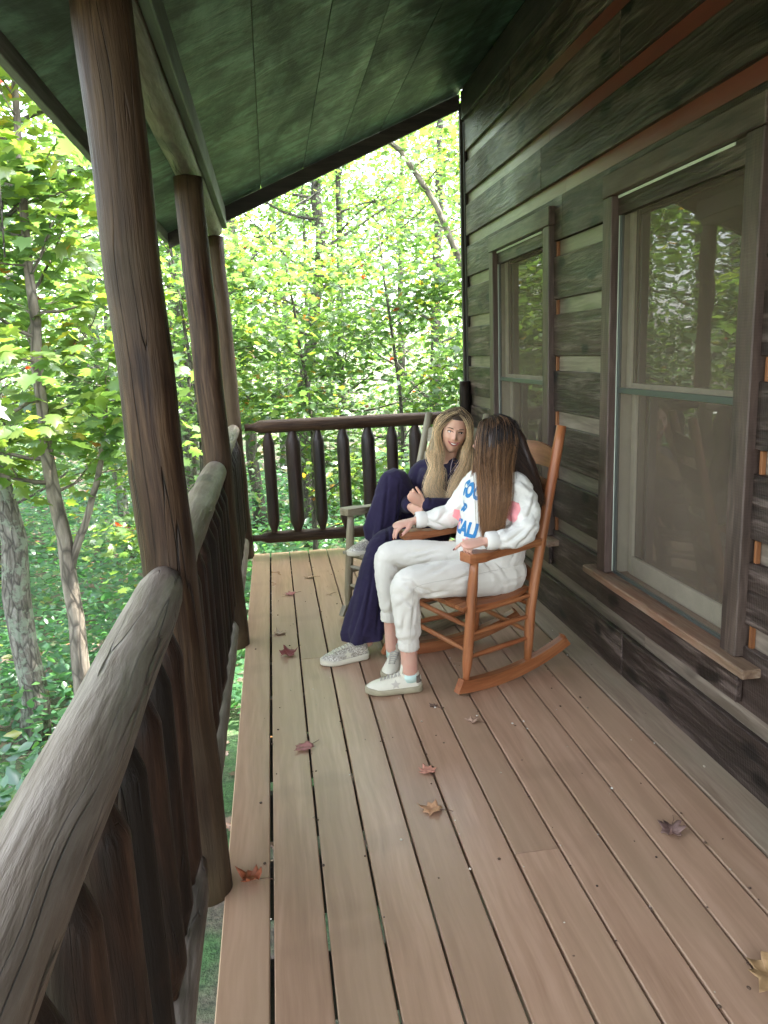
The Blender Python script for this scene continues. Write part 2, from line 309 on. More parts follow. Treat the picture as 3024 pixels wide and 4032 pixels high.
# ------------------------------------------------------------------ cabin
ZC = lambda x: 2.579+.428*(x+.28)
cabin = thing('cabin', 'dark log cabin wall with two windows along the right side of the porch', 'cabin', (3.5, 2., 0))
WIN = [(4.06, 5.195), (2.255, 3.385)]
def make_cabin():
    random.seed(5)
    def spans(z0, z1, a=-1.6, b=5.93):
        out = [(a, b)]
        for (w0, w1) in WIN:
            if z0 < 2.2 and z1 > .45:
                nw = []
                for (p, q) in out:
                    if w1 > p and w0 < q:
                        if w0 > p: nw.append((p, w0+.03))
                        if w1 < q: nw.append((w1-.03, q))
                    else: nw.append((p, q))
                out = nw
        return out
    wide = MB(); nar = MB()
    for k in range(0, 12):
        z0 = -.012 if k == 0 else .284+.294*(k-1); z1 = .205+.294*k
        if z0 > 3.3: break
        for (a, b) in spans(z0, z1):
            L = [a]
            if b-a > 2.5:
                t = a+random.uniform(1.2, 2.6)
                while t < b-.8: L.append(t); t += random.uniform(1.8, 3.)
            if k == 7: L = [a, 3.95]
            L.append(b)
            for p, q in zip(L[:-1], L[1:]): wide.box((1.515+random.uniform(0, .002), p+.0015, z0), (1.55, q-.0015, z1), axis=1, bev=.003)
        s0, s1 = z1-.004, z1+.083
        for (a, b) in spans(s0+.01, s1-.01):
            L = [a]+([random.uniform(a+1, b-1)] if b-a > 2.6 else [])+[b]
            if k == 7: L = [a, 3.96, b]
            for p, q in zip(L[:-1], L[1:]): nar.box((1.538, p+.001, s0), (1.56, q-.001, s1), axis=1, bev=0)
            for (w0, w1) in WIN:
                if abs(b-.03-w0) < .01 and s1 < 2.2: nar.box((1.522, w0-.030, s0+.004), (1.5375, w0-.016, s1-.008), axis=2, mi=1, bev=.001)
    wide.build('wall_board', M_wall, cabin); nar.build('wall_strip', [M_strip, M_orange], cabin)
    t = MB(); t.box((1.49, -1.6, 3.141), (1.537, 5.9, ZC(1.49)-.004), axis=1)
    t.build('frieze_board', M_darkwood, cabin)
    t = MB(); t.box((1.492, 5.945, -.2), (1.62, 5.985, 3.27), axis=2); t.box((1.51, 5.905, .004), (1.53, 5.943, 3.138), axis=2)
    t.build('corner_board', M_darkwood, cabin)
    # unseen rest of the house, added to block the sun: end walls, back wall, interior floor, roof to the ridge and down the far side
    t = MB(); XR = 5.4
    for (y0, y1) in ((5.945, 5.98), (-1.64, -1.602)):
        prof = [(1.64, -3), (9.2, -3), (9.2, 3.4), (XR, ZC(XR)-.02), (1.64, ZC(1.64)-.02)]
        vs = [(x, y, z) for y in (y0, y1) for (x, z) in prof]; n = len(prof)
        t.add(vs, [tuple(range(n))[::-1], tuple(range(n, 2*n))]+[(i, (i+1) % n, n+(i+1) % n, n+i) for i in range(n)], [(y, z, x) for x, y, z in vs], smooth=False)
    t.box((9.2, -1.64, -3), (9.24, 5.98, 3.4), axis=1); t.box((1.565, -1.6, -3), (1.6, 5.94, -.012), axis=1)
    t.box((1.7, -1.6, .0), (9.2, 5.94, .02), axis=1)
    t.build('unseen_gable_wall', M_wall, cabin)
    t = MB()
    # inner wall lining round the window openings
    ys = [-1.6, WIN[1][0]+.06, WIN[1][1]-.06, WIN[0][0]+.06, WIN[0][1]-.06, 5.94]
    for i in (0, 2, 4): t.box((1.64, ys[i], 0), (1.66, ys[i+1], 3.3), axis=1)
    for i in (1, 3):
        t.box((1.64, ys[i], 0), (1.66, ys[i+1], .5), axis=1); t.box((1.64, ys[i], 2.1), (1.66, ys[i+1], 3.3), axis=1)
    t.build('inner_wall', simple('interior_tan', (.3, .2, .12), .8), cabin)
    # ceiling boards (porch soffit) following the roof pitch
    ce = MB(); xs = [-.665, -.28, .019, .33, .60, .90, 1.2, 1.49]
    ang = math.atan(.428)
    for i in range(len(xs)-1):
        a, b = xs[i]+.0015, xs[i+1]-.0015; lift = random.uniform(0, .003); tone = random.random()
        vs = []; wc = []
        for y in (-1.8, 6.0):
            for (x, d) in ((a, 0), (b, 0), (b, .018), (a, .018)): vs.append((x, y, ZC(x)+d+lift)); wc.append((x*1.09, d, y))
        ce.add(vs, [(0, 1, 2, 3), (7, 6, 5, 4), (0, 4, 5, 1), (1, 5, 6, 2), (2, 6, 7, 3), (3, 7, 4, 0)], wc, tone, smooth=False)
    ce.build('ceiling', M_ceil, cabin)
    rf = MB()
    def slab(x0, x1, zf, d0, d1, y0=-1.85, y1=6.03):
        vs = [(x, y, zf(x)+d) for y in (y0, y1) for (x, d) in ((x0, d0), (x1, d0), (x1, d1), (x0, d1))]
        rf.add(vs, [(0, 1, 2, 3), (7, 6, 5, 4), (0, 4, 5, 1), (1, 5, 6, 2), (2, 6, 7, 3), (3, 7, 4, 0)], smooth=False)
    slab(-.72, XR, ZC, .03, .14); slab(XR, 9.8, lambda x: ZC(2*XR-x), .03, .14)  # slopes beyond the porch are unseen, added to keep the sun off it
    rf.build('roof', simple('shingle_brown', (.09, .07, .055), .9, nscale=30, namt=.4, bump=.5), cabin)
    fa = MB(); fa.box((-.70, -1.85, ZC(-.68)-.055), (-.668, 6.02, ZC(-.68)+.12), axis=1); fa.build('fascia', M_fascia, cabin)
    ba = MB()
    for (x0, x1) in ((-.666, 1.50),):
        vs = [(x, y, ZC(x)+d) for y in (5.975, 6.012) for (x, d) in ((x0, -.105), (x1, -.105), (x1, -.003), (x0, -.003))]
        ba.add(vs, [(0, 1, 2, 3), (7, 6, 5, 4), (0, 4, 5, 1), (1, 5, 6, 2), (2, 6, 7, 3), (3, 7, 4, 0)], [(p[1], p[2], p[0]) for p in vs], smooth=False)
    ba.build('barge_board', M_darkwood, cabin)
    bm_ = MB(); bm_.box((-.279, -1.8, 2.435), (-.243, 5.97, 2.572), axis=1, bev=.004); bm_.build('beam_face_board', M_beam, cabin)
make_cabin()
def glass_mat():
    m = Mat('window_glass'); tc = m.n('TexCoord').outputs['Object']
    m.P(Base_Color=(.03, .02, .012), Roughness=.015, Specular_IOR_Level=.5, IOR=2.7, Normal=m.bump(m.noise(tc, 3.2, 2), .05, .02)); return m.m
M_glass = glass_mat()
M_sash = simple('sash_tan', (.36, .33, .24), .55, nscale=20, namt=.2)
M_scrframe = simple('screen_frame_metal', (.10, .11, .10), .4, metal=.6)
def screen_mat():
    m = Mat('insect_screen'); d = m.n('BsdfDiffuse', {0: (.17, .135, .10, 1)}).outputs[0]; t = m.n('BsdfTransparent').outputs[0]
    tc = m.n('TexCoord').outputs['Object']; f = m.noise(tc, 3, 3); fac = m.n('MapRange', {0: f, 1: .3, 2: .7, 3: .50, 4: .64}).outputs[0]
    m.nt.links.new(m.n('MixShader', {0: fac, 1: d, 2: t}).outputs[0], m.out.inputs[0]); return m.m
M_screen = screen_mat()
M_rail = simple('screen_pale_edge', (.55, .6, .5), .5)
def make_window(y0, y1, idx):
    w_ = MB(); z0, z1 = .46, 2.13
    cs = .09
    a, b = y0+cs, y1-cs
    w_.box((1.484, y0, z0), (1.538, a, z1-.001), axis=2, bev=.004); w_.box((1.484, b, z0), (1.538, y1, z1-.001), axis=2, bev=.004)
    w_.box((1.482, y0-.004, z1+.001), (1.538, y1+.004, z1+.095), axis=1, bev=.004)
    fr = w_.build('window', M_trim, cabin, (1.51, (y0+y1)/2, z0)); fr['label'] = ['far window with screen beside the seated people', 'large near window with screen, reflecting trees'][idx]
    s = MB(); s.box((1.45, y0-.10, z0-.036), (1.60, y1+.09, z0-.003), axis=1, bev=.004); s.build('sill', M_sill, fr)
    s = MB(); s.box((1.49, y0-.01, z0-.16), (1.514, y1+.01, z0-.037), axis=1, bev=.003); s.build('apron', M_wall, fr)
    j = MB()
    for (p, q) in ((a-.02, a-.001), (b+.001, b+.02)): j.box((1.54, p, z0), (1.64, q, z1), axis=2, mi=0)
    j.box((1.54, a, z1+.001), (1.64, b, z1+.02), axis=1); j.box((1.605, a, z0-.03), (1.64, b, z0-.001), axis=1)
    j.build('jamb', M_sash, fr)
    # sashes: upper outside, lower inside
    zm = 1.31
    for (zz0, zz1, xf, nm) in ((zm-.02, z1-.002, 1.562, 'sash'), (z0+.002, zm+.02, 1.592, 'sash')):
        f = MB(); t_ = .052
        f.box((xf, a+.012, zz0), (xf+.028, a+t_, zz1), axis=2); f.box((xf, b-t_, zz0), (xf+.028, b-.012, zz1), axis=2)
        f.box((xf, a+t_+.0005, zz0), (xf+.028, b-t_-.0005, zz0+(.05 if zz0 > 1 else .085)), axis=1); f.box((xf, a+t_+.0005, zz1-.045), (xf+.028, b-t_-.0005, zz1), axis=1)
        sh = f.build('sash', M_sash, fr)
        g = MB(); g.box((xf+.012, a+t_-.006, zz0+.03), (xf+.017, b-t_+.006, zz1-.03), axis=1, bev=0); g.build('pane', M_glass, fr)
    s = MB(); x = 1.530
    s.add([(x, a+.018, z0+.015), (x, b-.018, z0+.015), (x, b-.018, z1-.03), (x, a+.018, z1-.03)], [(0, 1, 2, 3)], smooth=False)
    s.build('screen', M_screen, fr)
    s = MB()
    s.box((1.522, a+.001, z0+.003), (1.537, a+.018, z1-.012), axis=2, bev=.001); s.box((1.522, b-.018, z0+.003), (1.537, b-.001, z1-.012), axis=2, bev=.001)
    s.box((1.522, a+.0185, z0+.003), (1.537, b-.0185, z0+.016), axis=1, bev=.001); s.box((1.522, a+.0185, z1-.03), (1.537, b-.0185, z1-.012), axis=1, bev=.001)
    s.box((1.521, a+.0185, zm-.012), (1.536, b-.0185, zm+.012), axis=1, bev=.001)
    s.build('screen_frame', M_scrframe, fr)
    s = MB(); s.box((1.519, b-.004, z0+.01), (1.5215, b-.0005, z1-.012), axis=2, bev=0, mi=0); s.box((1.512, a+.1, z1-.012), (1.5215, b-.001, z1-.002), axis=1, bev=0)
    s.build('screen_edge', M_rail, fr)
for i, (a, b) in enumerate(WIN): make_window(a, b, i)
# ------------------------------------------------------------------ log posts, beam, railings
def log_pts(p, q, n): p, q = Vector(p), Vector(q); return [p.lerp(q, i/(n-1)) for i in range(n)]
def bow(pts, amp, seed):
    return [p+V(mnoise.noise(V(seed, i*.35, 0)), mnoise.noise(V(seed+9, i*.35, 0)), mnoise.noise(V(seed+19, i*.35, 0)))*amp for i, p in enumerate(pts)]
posts = [(.05, 'round log porch post close to the camera end of the railing'), (2.05, 'thick round log post nearest in view, with an orange split down its side'),
         (4.02, 'middle log post carrying the porch beam'), (5.9, 'far corner log post where the two railings meet')]
for i, (y, lab) in enumerate(posts[1:]):
    m = MB(); pts = bow(log_pts((-.286, y, -.012), (-.33, y, 2.372), 26), .006, i*5.3)
    R0, R1 = (.072, .069) if i < 2 else (.062, .057)
    m.tube(pts, [lerp(R0, R1, k/25) for k in range(26)], n=28, wob=.045, seed=i*3.1, up=(1, 0, 0), tone=.2+.25*i)
    o = m.build('porch_post', M_log, None, (-.29, y, 0)); tag(o, lab, 'post', 'log posts along the porch edge')
m = MB(); pts = bow(log_pts((-.342, -1.7, 2.437), (-.342, 5.985, 2.437), 40), .004, 3.3)
m.tube(pts, [.064]*40, n=24, wob=.04, seed=8.8); o = m.build('porch_beam', M_loggrey, None, (-.34, 2, 2.43)); tag(o, 'pale horizontal log beam resting on the tops of the porch posts', 'beam')
def neck_log(p, q, r, mat, name, parent, seed, neck=.5, cone=.055, plug=.03, n=20, wob=.028, tone=None):
    """log with cone-shaved ends and a tenon plug at each end"""
    p, q = Vector(p), Vector(q); d = (q-p); L = d.length; d.normalize(); m = MB()
    st = [(0, r*neck), (plug, r*neck*1.04), (plug+.006, r*neck*1.15), (plug+cone, r*.95), (plug+cone+.012, r)]
    K = max(4, int(L/.09)); mid = [(plug+cone+.012+(L-2*(plug+cone+.012))*k/K, r) for k in range(1, K)]
    st2 = [(L-a, b) for a, b in st[::-1]]
    seq = st+mid+st2
    m.tube([p+d*a for a, _ in seq], [b for _, b in seq], n=n, wob=wob, seed=seed, tone=tone)
    return m.build(name, mat, parent)
def railing(root, A, B, zt, zb, rt, rb, balx, horiz, seed, rails_mat, tname):
    """A,B: end points (x,y) of the rails; balx: positions along with radii"""
    A, B = Vector((*A, 0)), Vector((*B, 0)); d = (B-A).normalized()
    ro = root
    if tname == 'butt':
        m = MB(); pts = bow(log_pts(A+V(0, 0, zt), B+V(0, 0, zt+.008), 30), .005, seed)
        rr = [rt]*30; rr[-1] = rt*.80; rr[-2] = rt*.99; rr[0] = rt*.8
        m.tube(pts, rr, n=28, wob=.05, seed=seed, tone=random.random()); m.build('top_rail', rails_mat, ro)
        m = MB(); pts = bow(log_pts(A+V(.012, 0, zb), B+V(.012, 0, zb), 24), .004, seed+4)
        rr = [rb]*24; rr[-1] = rb*.6; rr[0] = rb*.6
        m.tube(pts, rr, n=20, wob=.05, seed=seed+2); m.build('bottom_rail', rails_mat, ro)
    else:
        neck_log(A+V(0, 0, zt), B+V(0, 0, zt-.004), rt, rails_mat, 'top_rail', ro, seed, neck=.52, cone=.05, plug=.06)
        neck_log(A+V(0, 0, zb), B+V(0, 0, zb-.006), rb, rails_mat, 'bottom_rail', ro, seed+4, neck=.52, cone=.05, plug=.06)
    for j, (t, r) in enumerate(balx):
        c = A+d*t
        neck_log(c+V(0, 0, zb+rb*.7), c+V(0, 0, zt-rt*.7), r, M_logred if horiz else M_balus, 'baluster', ro, seed+j*1.7, neck=.5, cone=.06, plug=.02)
random.seed(3)
r1 = thing('log_railing', 'near log railing with thick weathered grey top rail, in front of the nearest post', 'railing', (-.31, 1, 0), 'log railing sections round the porch')
railing(r1, (-.313, -1.2), (-.311, 1.985), .942, .135, .0595, .045, [(.08+.185*k, random.uniform(.043, .052)) for k in range(17)], True, 1.2, M_loggrey, 'butt')
r2 = thing('log_railing', 'log railing section between the nearest and the middle porch post', 'railing', (-.31, 3, 0), 'log railing sections round the porch')
railing(r2, (-.311, 2.12), (-.311, 3.952), .955, .135, .0585, .045, [(.1+.188*k, random.uniform(.046, .056)) for k in range(10)], True, 6.2, M_loggrey, 'butt')
r3 = thing('log_railing', 'log railing section between the middle post and the far corner post', 'railing', (-.31, 5, 0), 'log railing sections round the porch')
railing(r3, (-.305, 4.09), (-.305, 5.842), .98, .135, .047, .045, [(.1+.188*k, random.uniform(.044, .05)) for k in range(9)], True, 9.2, M_loggrey, 'butt')
r4 = thing('log_railing', 'dark log railing across the far end of the porch with shaved balusters', 'railing', (.6, 5.9, 0), 'log railing sections round the porch')
railing(r4, (-.225, 5.9), (1.445, 5.9), .999, .139, .051, .046, [(.17, .045), (.354, .058), (.546, .046), (.738, .05), (.932, .054), (1.12, .046), (1.305, .052), (1.49, .048)], False, 14.2, M_log, 'neck')
m = MB(); m.tube(log_pts((1.477, 5.87, .002), (1.477, 5.87, 1.27), 14), [.043]*14, n=20, wob=.05, seed=2.2)
o = m.build('railing_post', M_logred, None, (1.477, 5.87, 0)); tag(o, 'short reddish log post against the cabin wall behind the seated people', 'post')
# ------------------------------------------------------------------ trees and undergrowth
def star(lobes, seed=0):
    """maple outline in the XY plane: stem at the origin, tip towards +Y; returns fan vertices"""
    P_ = [(0, .0), (.16, -.07), (.34, .02), (.27, .14), (.52, .30), (.30, .40), (.36, .62), (.15, .60), (0, 1.0)]
    if lobes == 3: P_ = [(0, 0), (.2, .05), (.46, .36), (.22, .42), (0, 1.)]
    if lobes == 1: P_ = [(0, 0), (.28, .35), (.2, .75), (0, 1.)]
    pts = P_+[(-x, y) for x, y in P_[-2:0:-1]]
    c = [(0, .36, .04)]+[(x, y, -.10*abs(x)*2-.10*max(0, y-.4)) for x, y in pts]
    n = len(pts); return np.array(c, dtype=np.float64), np.array([(0, 1+i, 1+(i+1) % n) for i in range(n)])
T_MAPLE, T_TRI, T_OVAL = star(5), star(3), star(1)
def rot_mats(n, rg, tilt=.5, droop=.25):
    """mostly horizontal leaves: random azimuth, some tilt and a drooping tip"""
    az = rg.uniform(0, 2*np.pi, n); ti = rg.normal(0, tilt, n); dr = rg.normal(-droop, .3, n)
    ca, sa = np.cos(az), np.sin(az); Z = np.zeros(n); O = np.ones(n)
    Rz = np.stack([ca, -sa, Z, sa, ca, Z, Z, Z, O], 1).reshape(n, 3, 3)
    c, s_ = np.cos(dr), np.sin(dr); Rx = np.stack([O, Z, Z, Z, c, -s_, Z, s_, c], 1).reshape(n, 3, 3)
    c, s_ = np.cos(ti), np.sin(ti); Ry = np.stack([c, Z, s_, Z, O, Z, -s_, Z, c], 1).reshape(n, 3, 3)
    return Rz@Rx@Ry
def leaves_mesh(name, pos, size, tint, tmpl, mat, rg, tilt=.5, droop=.25, origin=(0, 0, 0)):
    tv, tf = tmpl; n = len(pos); k = len(tv)
    R_ = rot_mats(n, rg, tilt, droop); sc_ = (np.asarray(size)*np.ones(n))[:, None, None]
    sx = rg.uniform(.85, 1.1, n)[:, None]; tt = np.repeat(tv[None], n, 0); tt[:, :, 0] *= sx; tt[:, :, 2] *= rg.uniform(-1.5, 2.5, n)[:, None]
    vs = np.einsum('nij,nkj->nki', R_, tt)*sc_+(np.asarray(pos)-np.asarray(origin))[:, None, :]
    fs = (tf[None]+(np.arange(n)*k)[:, None, None]).reshape(-1)
    me = bpy.data.meshes.new(name); nf = n*len(tf)
    me.vertices.add(n*k); me.vertices.foreach_set('co', vs.astype(np.float32).ravel())
    me.loops.add(nf*3); me.loops.foreach_set('vertex_index', fs.astype(np.int32))
    me.polygons.add(nf); me.polygons.foreach_set('loop_start', np.arange(0, nf*3, 3, dtype=np.int32)); me.polygons.foreach_set('loop_total', np.full(nf, 3, dtype=np.int32))
    a = me.attributes.new('tint', 'FLOAT', 'POINT'); a.data.foreach_set('value', np.repeat(np.asarray(tint, dtype=np.float32), k))
    me.materials.append(mat); me.update(calc_edges=True); me.validate(); return me
def clear(p):
    """keep leaves out of the porch, the cabin and the air around the camera"""
    x, y, z = p[:, 0], p[:, 1], p[:, 2]
    inside = ((x > -.95) & (y < 6.25) & (z < 5.5)) | ((x > 1.2) & (y < 6.4) & (z < 6.5)) | ((x**2+y**2+(z-1.5)**2) < 1.6**2)
    return ~inside
def branch_path(p, d, L, n, rg, wig=.12, rise=.0):
    pts = [np.array(p)]; d = np.array(d, float); d /= np.linalg.norm(d)
    for i in range(n):
        d = d+rg.normal(0, wig, 3)+np.array([0, 0, rise]); d /= np.linalg.norm(d); pts.append(pts[-1]+d*L/n)
    return pts
def tree(name, label, trunk, r0, r1, limbs, leafn, lsize, tmpl, mat_b, tint=(.45, .2), group=None, seed=0, limb_from=.25, limb_len=(1.2, 3.), cat='tree', twigs=5, extra=None, spread=.28, mat_l=None, tilt=.45, rise=.02, crown_top=1., yellow=.06, sub=8, droop=.25):
    rg = np.random.default_rng(seed+100); random.seed(seed)
    base = Vector(trunk[0]); root = thing(name, label, cat, tuple(base), group)
    tr = [np.array(p, float) for p in trunk]
    # resample the trunk with a slight wander
    segs = []; N = 18
    cum = [0]
    for a, b in zip(tr[:-1], tr[1:]): cum.append(cum[-1]+np.linalg.norm(b-a))
    for i in range(N+1):
        t = cum[-1]*i/N; j = max(k for k in range(len(cum)) if cum[k] <= t+1e-9); j = min(j, len(tr)-2)
        f = (t-cum[j])/(cum[j+1]-cum[j]); segs.append(tr[j]*(1-f)+tr[j+1]*f)
    sm = [segs[0]]+[(segs[i-1]+segs[i]*2+segs[i+1])/4+rg.normal(0, r0*.12, 3) for i in range(1, N)]+[segs[-1]]
    mb = MB(); rr = [lerp(r0, r1, (i/N)**.8)*(1.25 if i == 0 else 1) for i in range(N+1)]
    mb.tube(sm, rr, n=12, wob=.12, seed=seed*1.3, tone=random.random(), cap=True)
    anchors = []; limb_paths = []
    for i in range(limbs):
        t = lerp(limb_from, crown_top, (i+rg.uniform(0, .9))/limbs); k = min(N-1, int(t*N)); p = sm[k]*(1-(t*N-k))+sm[k+1]*(t*N-k)
        az = rg.uniform(0, 2*np.pi) if extra is None else rg.normal(extra, 1.1)
        L = lerp(limb_len[1], limb_len[0], t)*rg.uniform(.7, 1.15)
        d = np.array([math.sin(az), math.cos(az), rg.uniform(.1, .7)])
        pts = branch_path(p, d, L, 7, rg, .12, rise)
        lr = max(.006, rr[k]*.38*rg.uniform(.7, 1.1)); mb.tube(pts, [lerp(lr, .003, j/7) for j in range(8)], n=6, cap=False)
        limb_paths.append(pts)
        for s_ in range(twigs):
            j = rg.integers(2, 8); q = pts[j]; dd = pts[min(j, 6)+1]-pts[min(j, 6)]; dd = dd/np.linalg.norm(dd)
            side = np.cross(dd, [0, 0, 1])*rg.choice([-1, 1]); d2 = dd*.6+side*rg.uniform(.5, 1)+np.array([0, 0, rg.uniform(-.2, .25)])
            tp = branch_path(q, d2, rg.uniform(.3, .75)*max(.5, L*.38), 4, rg, .15)
            mb.tube(tp, [lerp(lr*.35, .002, j2/4) for j2 in range(5)], n=4, cap=False)
            anchors += tp[1:]
        anchors += pts[3:]
    mb.build('trunk', mat_b, root)
    A_ = np.array(anchors); idx = rg.integers(0, len(A_), leafn)
    pos = A_[idx]+rg.normal(0, 1, (leafn, 3))*np.array([spread, spread, spread*.38])
    pos = pos[clear(pos)]; n = len(pos)
    # tint varies by spray, with a few autumn leaves
    tn = np.clip(rg.normal(tint[0], tint[1], n)+.12*np.sin(pos[:, 0]*2.1+seed)*np.cos(pos[:, 2]*2.7), 0, .84)
    au = rg.random(n) < yellow; tn[au] = .84+.16*rg.random(au.sum())**(1. if yellow > .1 else 2.5)
    if n: link('crown', leaves_mesh('crown', pos, rg.uniform(.65, 1.15, n)*lsize, tn, tmpl, mat_l or M_leaf, rg, tilt, droop, origin=tuple(base)), root, tuple(base))
    return root
def px(u, v, y):
    d = RW@np.array([u*1.8228-1512, v*1.8228-2016, FPX]); t = y/d[1]; return np.array([0, 0, H])+t*d
# (positions below were measured once from the photograph with the camera model above)
def B_(x, y): return (x, y, gz(x, y)-.05)
g_near = 'trees one can tell apart close to the porch'
tree('maple_sapling', 'slender forked maple sapling left of the nearest porch post with big lobed leaves turning yellow',
     [B_(-1.74, 6.3), (-1.71, 6.3, -.58), (-1.73, 6.3, .09), (-1.77, 6.3, .4), (-1.77, 6.3, 1.31), (-1.72, 6.3, 2.49), (-1.64, 6.3, 4.2)], .088, .016, 34, 2100, .17, T_MAPLE, M_barks, tint=(.74, .14), seed=3, limb_from=.38, limb_len=(.5, 1.5), twigs=4, spread=.20, yellow=.07, tilt=.35)
tree('maple_sapling', 'second slim stem of maple rising to the right of the forked sapling',
     [(-1.715, 6.3, -.1), (-1.54, 6.3, .31), (-1.40, 6.3, .64), (-1.24, 6.35, 1.5)], .038, .012, 9, 300, .15, T_MAPLE, M_barks, tint=(.55, .16), seed=5, limb_from=.4, limb_len=(.4, 1.0), twigs=4, spread=.2, yellow=.07)
tree('old_tree', 'thick lichen covered trunk at the left edge of the view', [B_(-2.42, 7.0), (-2.36, 7., -1.0), (-2.35, 7.0, -.3), (-2.42, 7.0, .8), (-2.8, 7.2, 7.)], .125, .07, 16, 1700, .13, T_MAPLE, M_barkl, tint=(.5, .18), seed=8, limb_from=.35, limb_len=(1., 3.2), spread=.35, yellow=.05)
tree('old_tree', 'pale grey trunk glimpsed between the nearest and the middle porch post', [B_(-1.35, 12.), (-1.3, 12., 1), (-1.25, 12., 2.5), (-1.3, 12.2, 8.)], .19, .09, 18, 2600, .12, T_MAPLE, M_barkl, tint=(.5, .2), seed=11, limb_from=.3, limb_len=(1.4, 3.4), spread=.42)
tree('crooked_tree', 'dark crooked trunk forking above the middle of the far railing', [B_(.5, 13.0), (.49, 13, .58), (.53, 13., 1.27), (.68, 13., 1.75), (.84, 13., 2.4), (.93, 13., 3.), (.9, 13., 4.2), (1.1, 13.3, 7.)], .15, .05, 24, 5200, .09, T_MAPLE, M_bark, tint=(.45, .2), seed=14, limb_from=.3, limb_len=(1.4, 3.6), spread=.40, twigs=7)
tree('slim_tree', 'straight slim dark tree right of the crooked trunk beyond the far railing', [B_(1.2, 14.), (1.25, 14, 1), (1.33, 14, 3), (1.4, 14, 7.5)], .09, .03, 20, 4200, .09, T_MAPLE, M_bark, tint=(.5, .2), seed=17, limb_from=.25, limb_len=(1.2, 3.), spread=.4)
tree('leaning_tree', 'bare grey leaning limb high against the sky near the cabin corner', [B_(3.9, 10.7), (3.1, 10.6, 1.2), (2.72, 10.5, 2.4), (2.3, 10.5, 3.4), (1.88, 10.5, 4.05), (1.2, 10.5, 4.5)], .09, .03, 12, 1500, .12, T_MAPLE, M_barks, tint=(.62, .15), seed=21, limb_from=.3, limb_len=(.9, 2.4), spread=.4, yellow=.04)
# bushy young maples just beyond the far railing
for i, (x, y, h, s_, lab) in enumerate([(-.9, 8.6, 3.2, 31, 'leafy young maple just outside the far corner post'), (.35, 9.2, 2.6, 32, 'low leafy maple behind the left half of the far railing'),
        (1.5, 9.6, 2.9, 33, 'low leafy maple behind the right half of the far railing'), (2.9, 9.0, 3.6, 34, 'bright leafy maple beside the far corner of the cabin'),
        (-3.6, 10.4, 4.2, 35, 'leafy young maple behind the forked sapling'), (-1.2, 10.8, 4., 36, 'leafy young maple seen just right of the nearest post')]):
    tree('young_maple', lab, [B_(x, y), (x+.1, y, h*.3), (x-.1, y+.1, h)], .04, .012, 15, 3000, .105, T_MAPLE, M_bark, tint=(.5, .2), group='young maples beyond the railings', seed=s_, limb_from=.25, limb_len=(.7, 1.8), spread=.3, twigs=5, yellow=.07)
rgt = np.random.default_rng(55); slots = []
cand = [(-7.5, 12.5), (-5.2, 13.5), (-6.2, 17), (-3.6, 16), (-2.2, 19), (-.3, 17), (1.1, 20), (3.3, 17.5), (4.9, 14.2), (5.2, 20), (7.2, 16.5), (6.9, 10.8), (9, 21), (-9.5, 18), (-4.8, 22), (.3, 25), (4., 25), (-5.6, 9.6), (9.5, 13)]
far_words = ['behind the forked sapling at left', 'beyond the far railing', 'beside the far cabin corner', 'out to the left past the near railing']
for i, (x, y) in enumerate(cand):
    x += rgt.uniform(-.5, .5); y += rgt.uniform(-.5, .5); h = rgt.uniform(8, 12); r = rgt.uniform(.07, .17)
    wd = 3 if y < 9 and x < 0 else (0 if x/y < -.2 else (2 if x/y > .25 else 1))
    lean = rgt.uniform(-.9, .9)
    far = y > 15
    tree('woodland_tree', 'tall thin woodland tree '+far_words[wd], [B_(x, y), (x+lean*.3, y, h*.3), (x+lean, y+.3, h)], r, r*.3, 22 if far else 20, 3900 if far else 3200, .145 if far else .13, T_TRI if y > 13 else T_MAPLE, M_bark if i % 3 else M_barkl,
         tint=(.42+.14*rgt.random(), .2), group='woodland trees '+far_words[wd], seed=60+i, limb_from=.12, limb_len=(1.2, 3.8), spread=.55, twigs=6, yellow=.05, tilt=.5)
# far woods: too many to count
def far_woods():
    rg = np.random.default_rng(77); n = 60000
    a = rg.uniform(-2.3, 1.0, n); R_ = rg.uniform(23, 48, n); x = R_*np.sin(a); y = R_*np.cos(a); cl = rg.random(n)
    zmax = 9.5+3*np.sin(a*9)+2*np.sin(a*23+1)
    z = np.array([gz(0, 25)]*n)+rg.beta(1.1, 1.25, n)*(zmax+2)
    # clump
    cx_ = np.floor(x/1.7)*1.7+.85; cz = np.floor(z/1.2)*1.2+.6; k = rg.uniform(.35, 1, n)
    x = x*(1-.5*k)+cx_*.5*k+rg.normal(0, .3, n); z = z*(1-.5*k)+cz*.5*k+rg.normal(0, .2, n)
    pos = np.stack([x, y, z], 1); tn = np.clip(rg.normal(.4, .2, n), 0, .84); au = rg.random(n) < .05; tn[au] = rg.uniform(.84, .93, au.sum())
    o = link('far_woods', leaves_mesh('far_woods', pos, rg.uniform(.2, .4, n), tn, T_TRI, M_leaf, rg, .6)); tag(o, kind='stuff')
    mb = MB(); random.seed(4)
    for i in range(70):
        a = random.uniform(-1.6, .8); r = random.uniform(24, 42); x, y = r*math.sin(a), r*math.cos(a); l = random.uniform(-1, 1)
        mb.tube([(x, y, gz(x, y)-.1), (x+l*.4, y, 5), (x+l, y, 11)], [random.uniform(.1, .25), .1, .05], n=6, cap=False)
    tag(mb.build('far_woods_trunks', M_bark), kind='stuff')
far_woods()
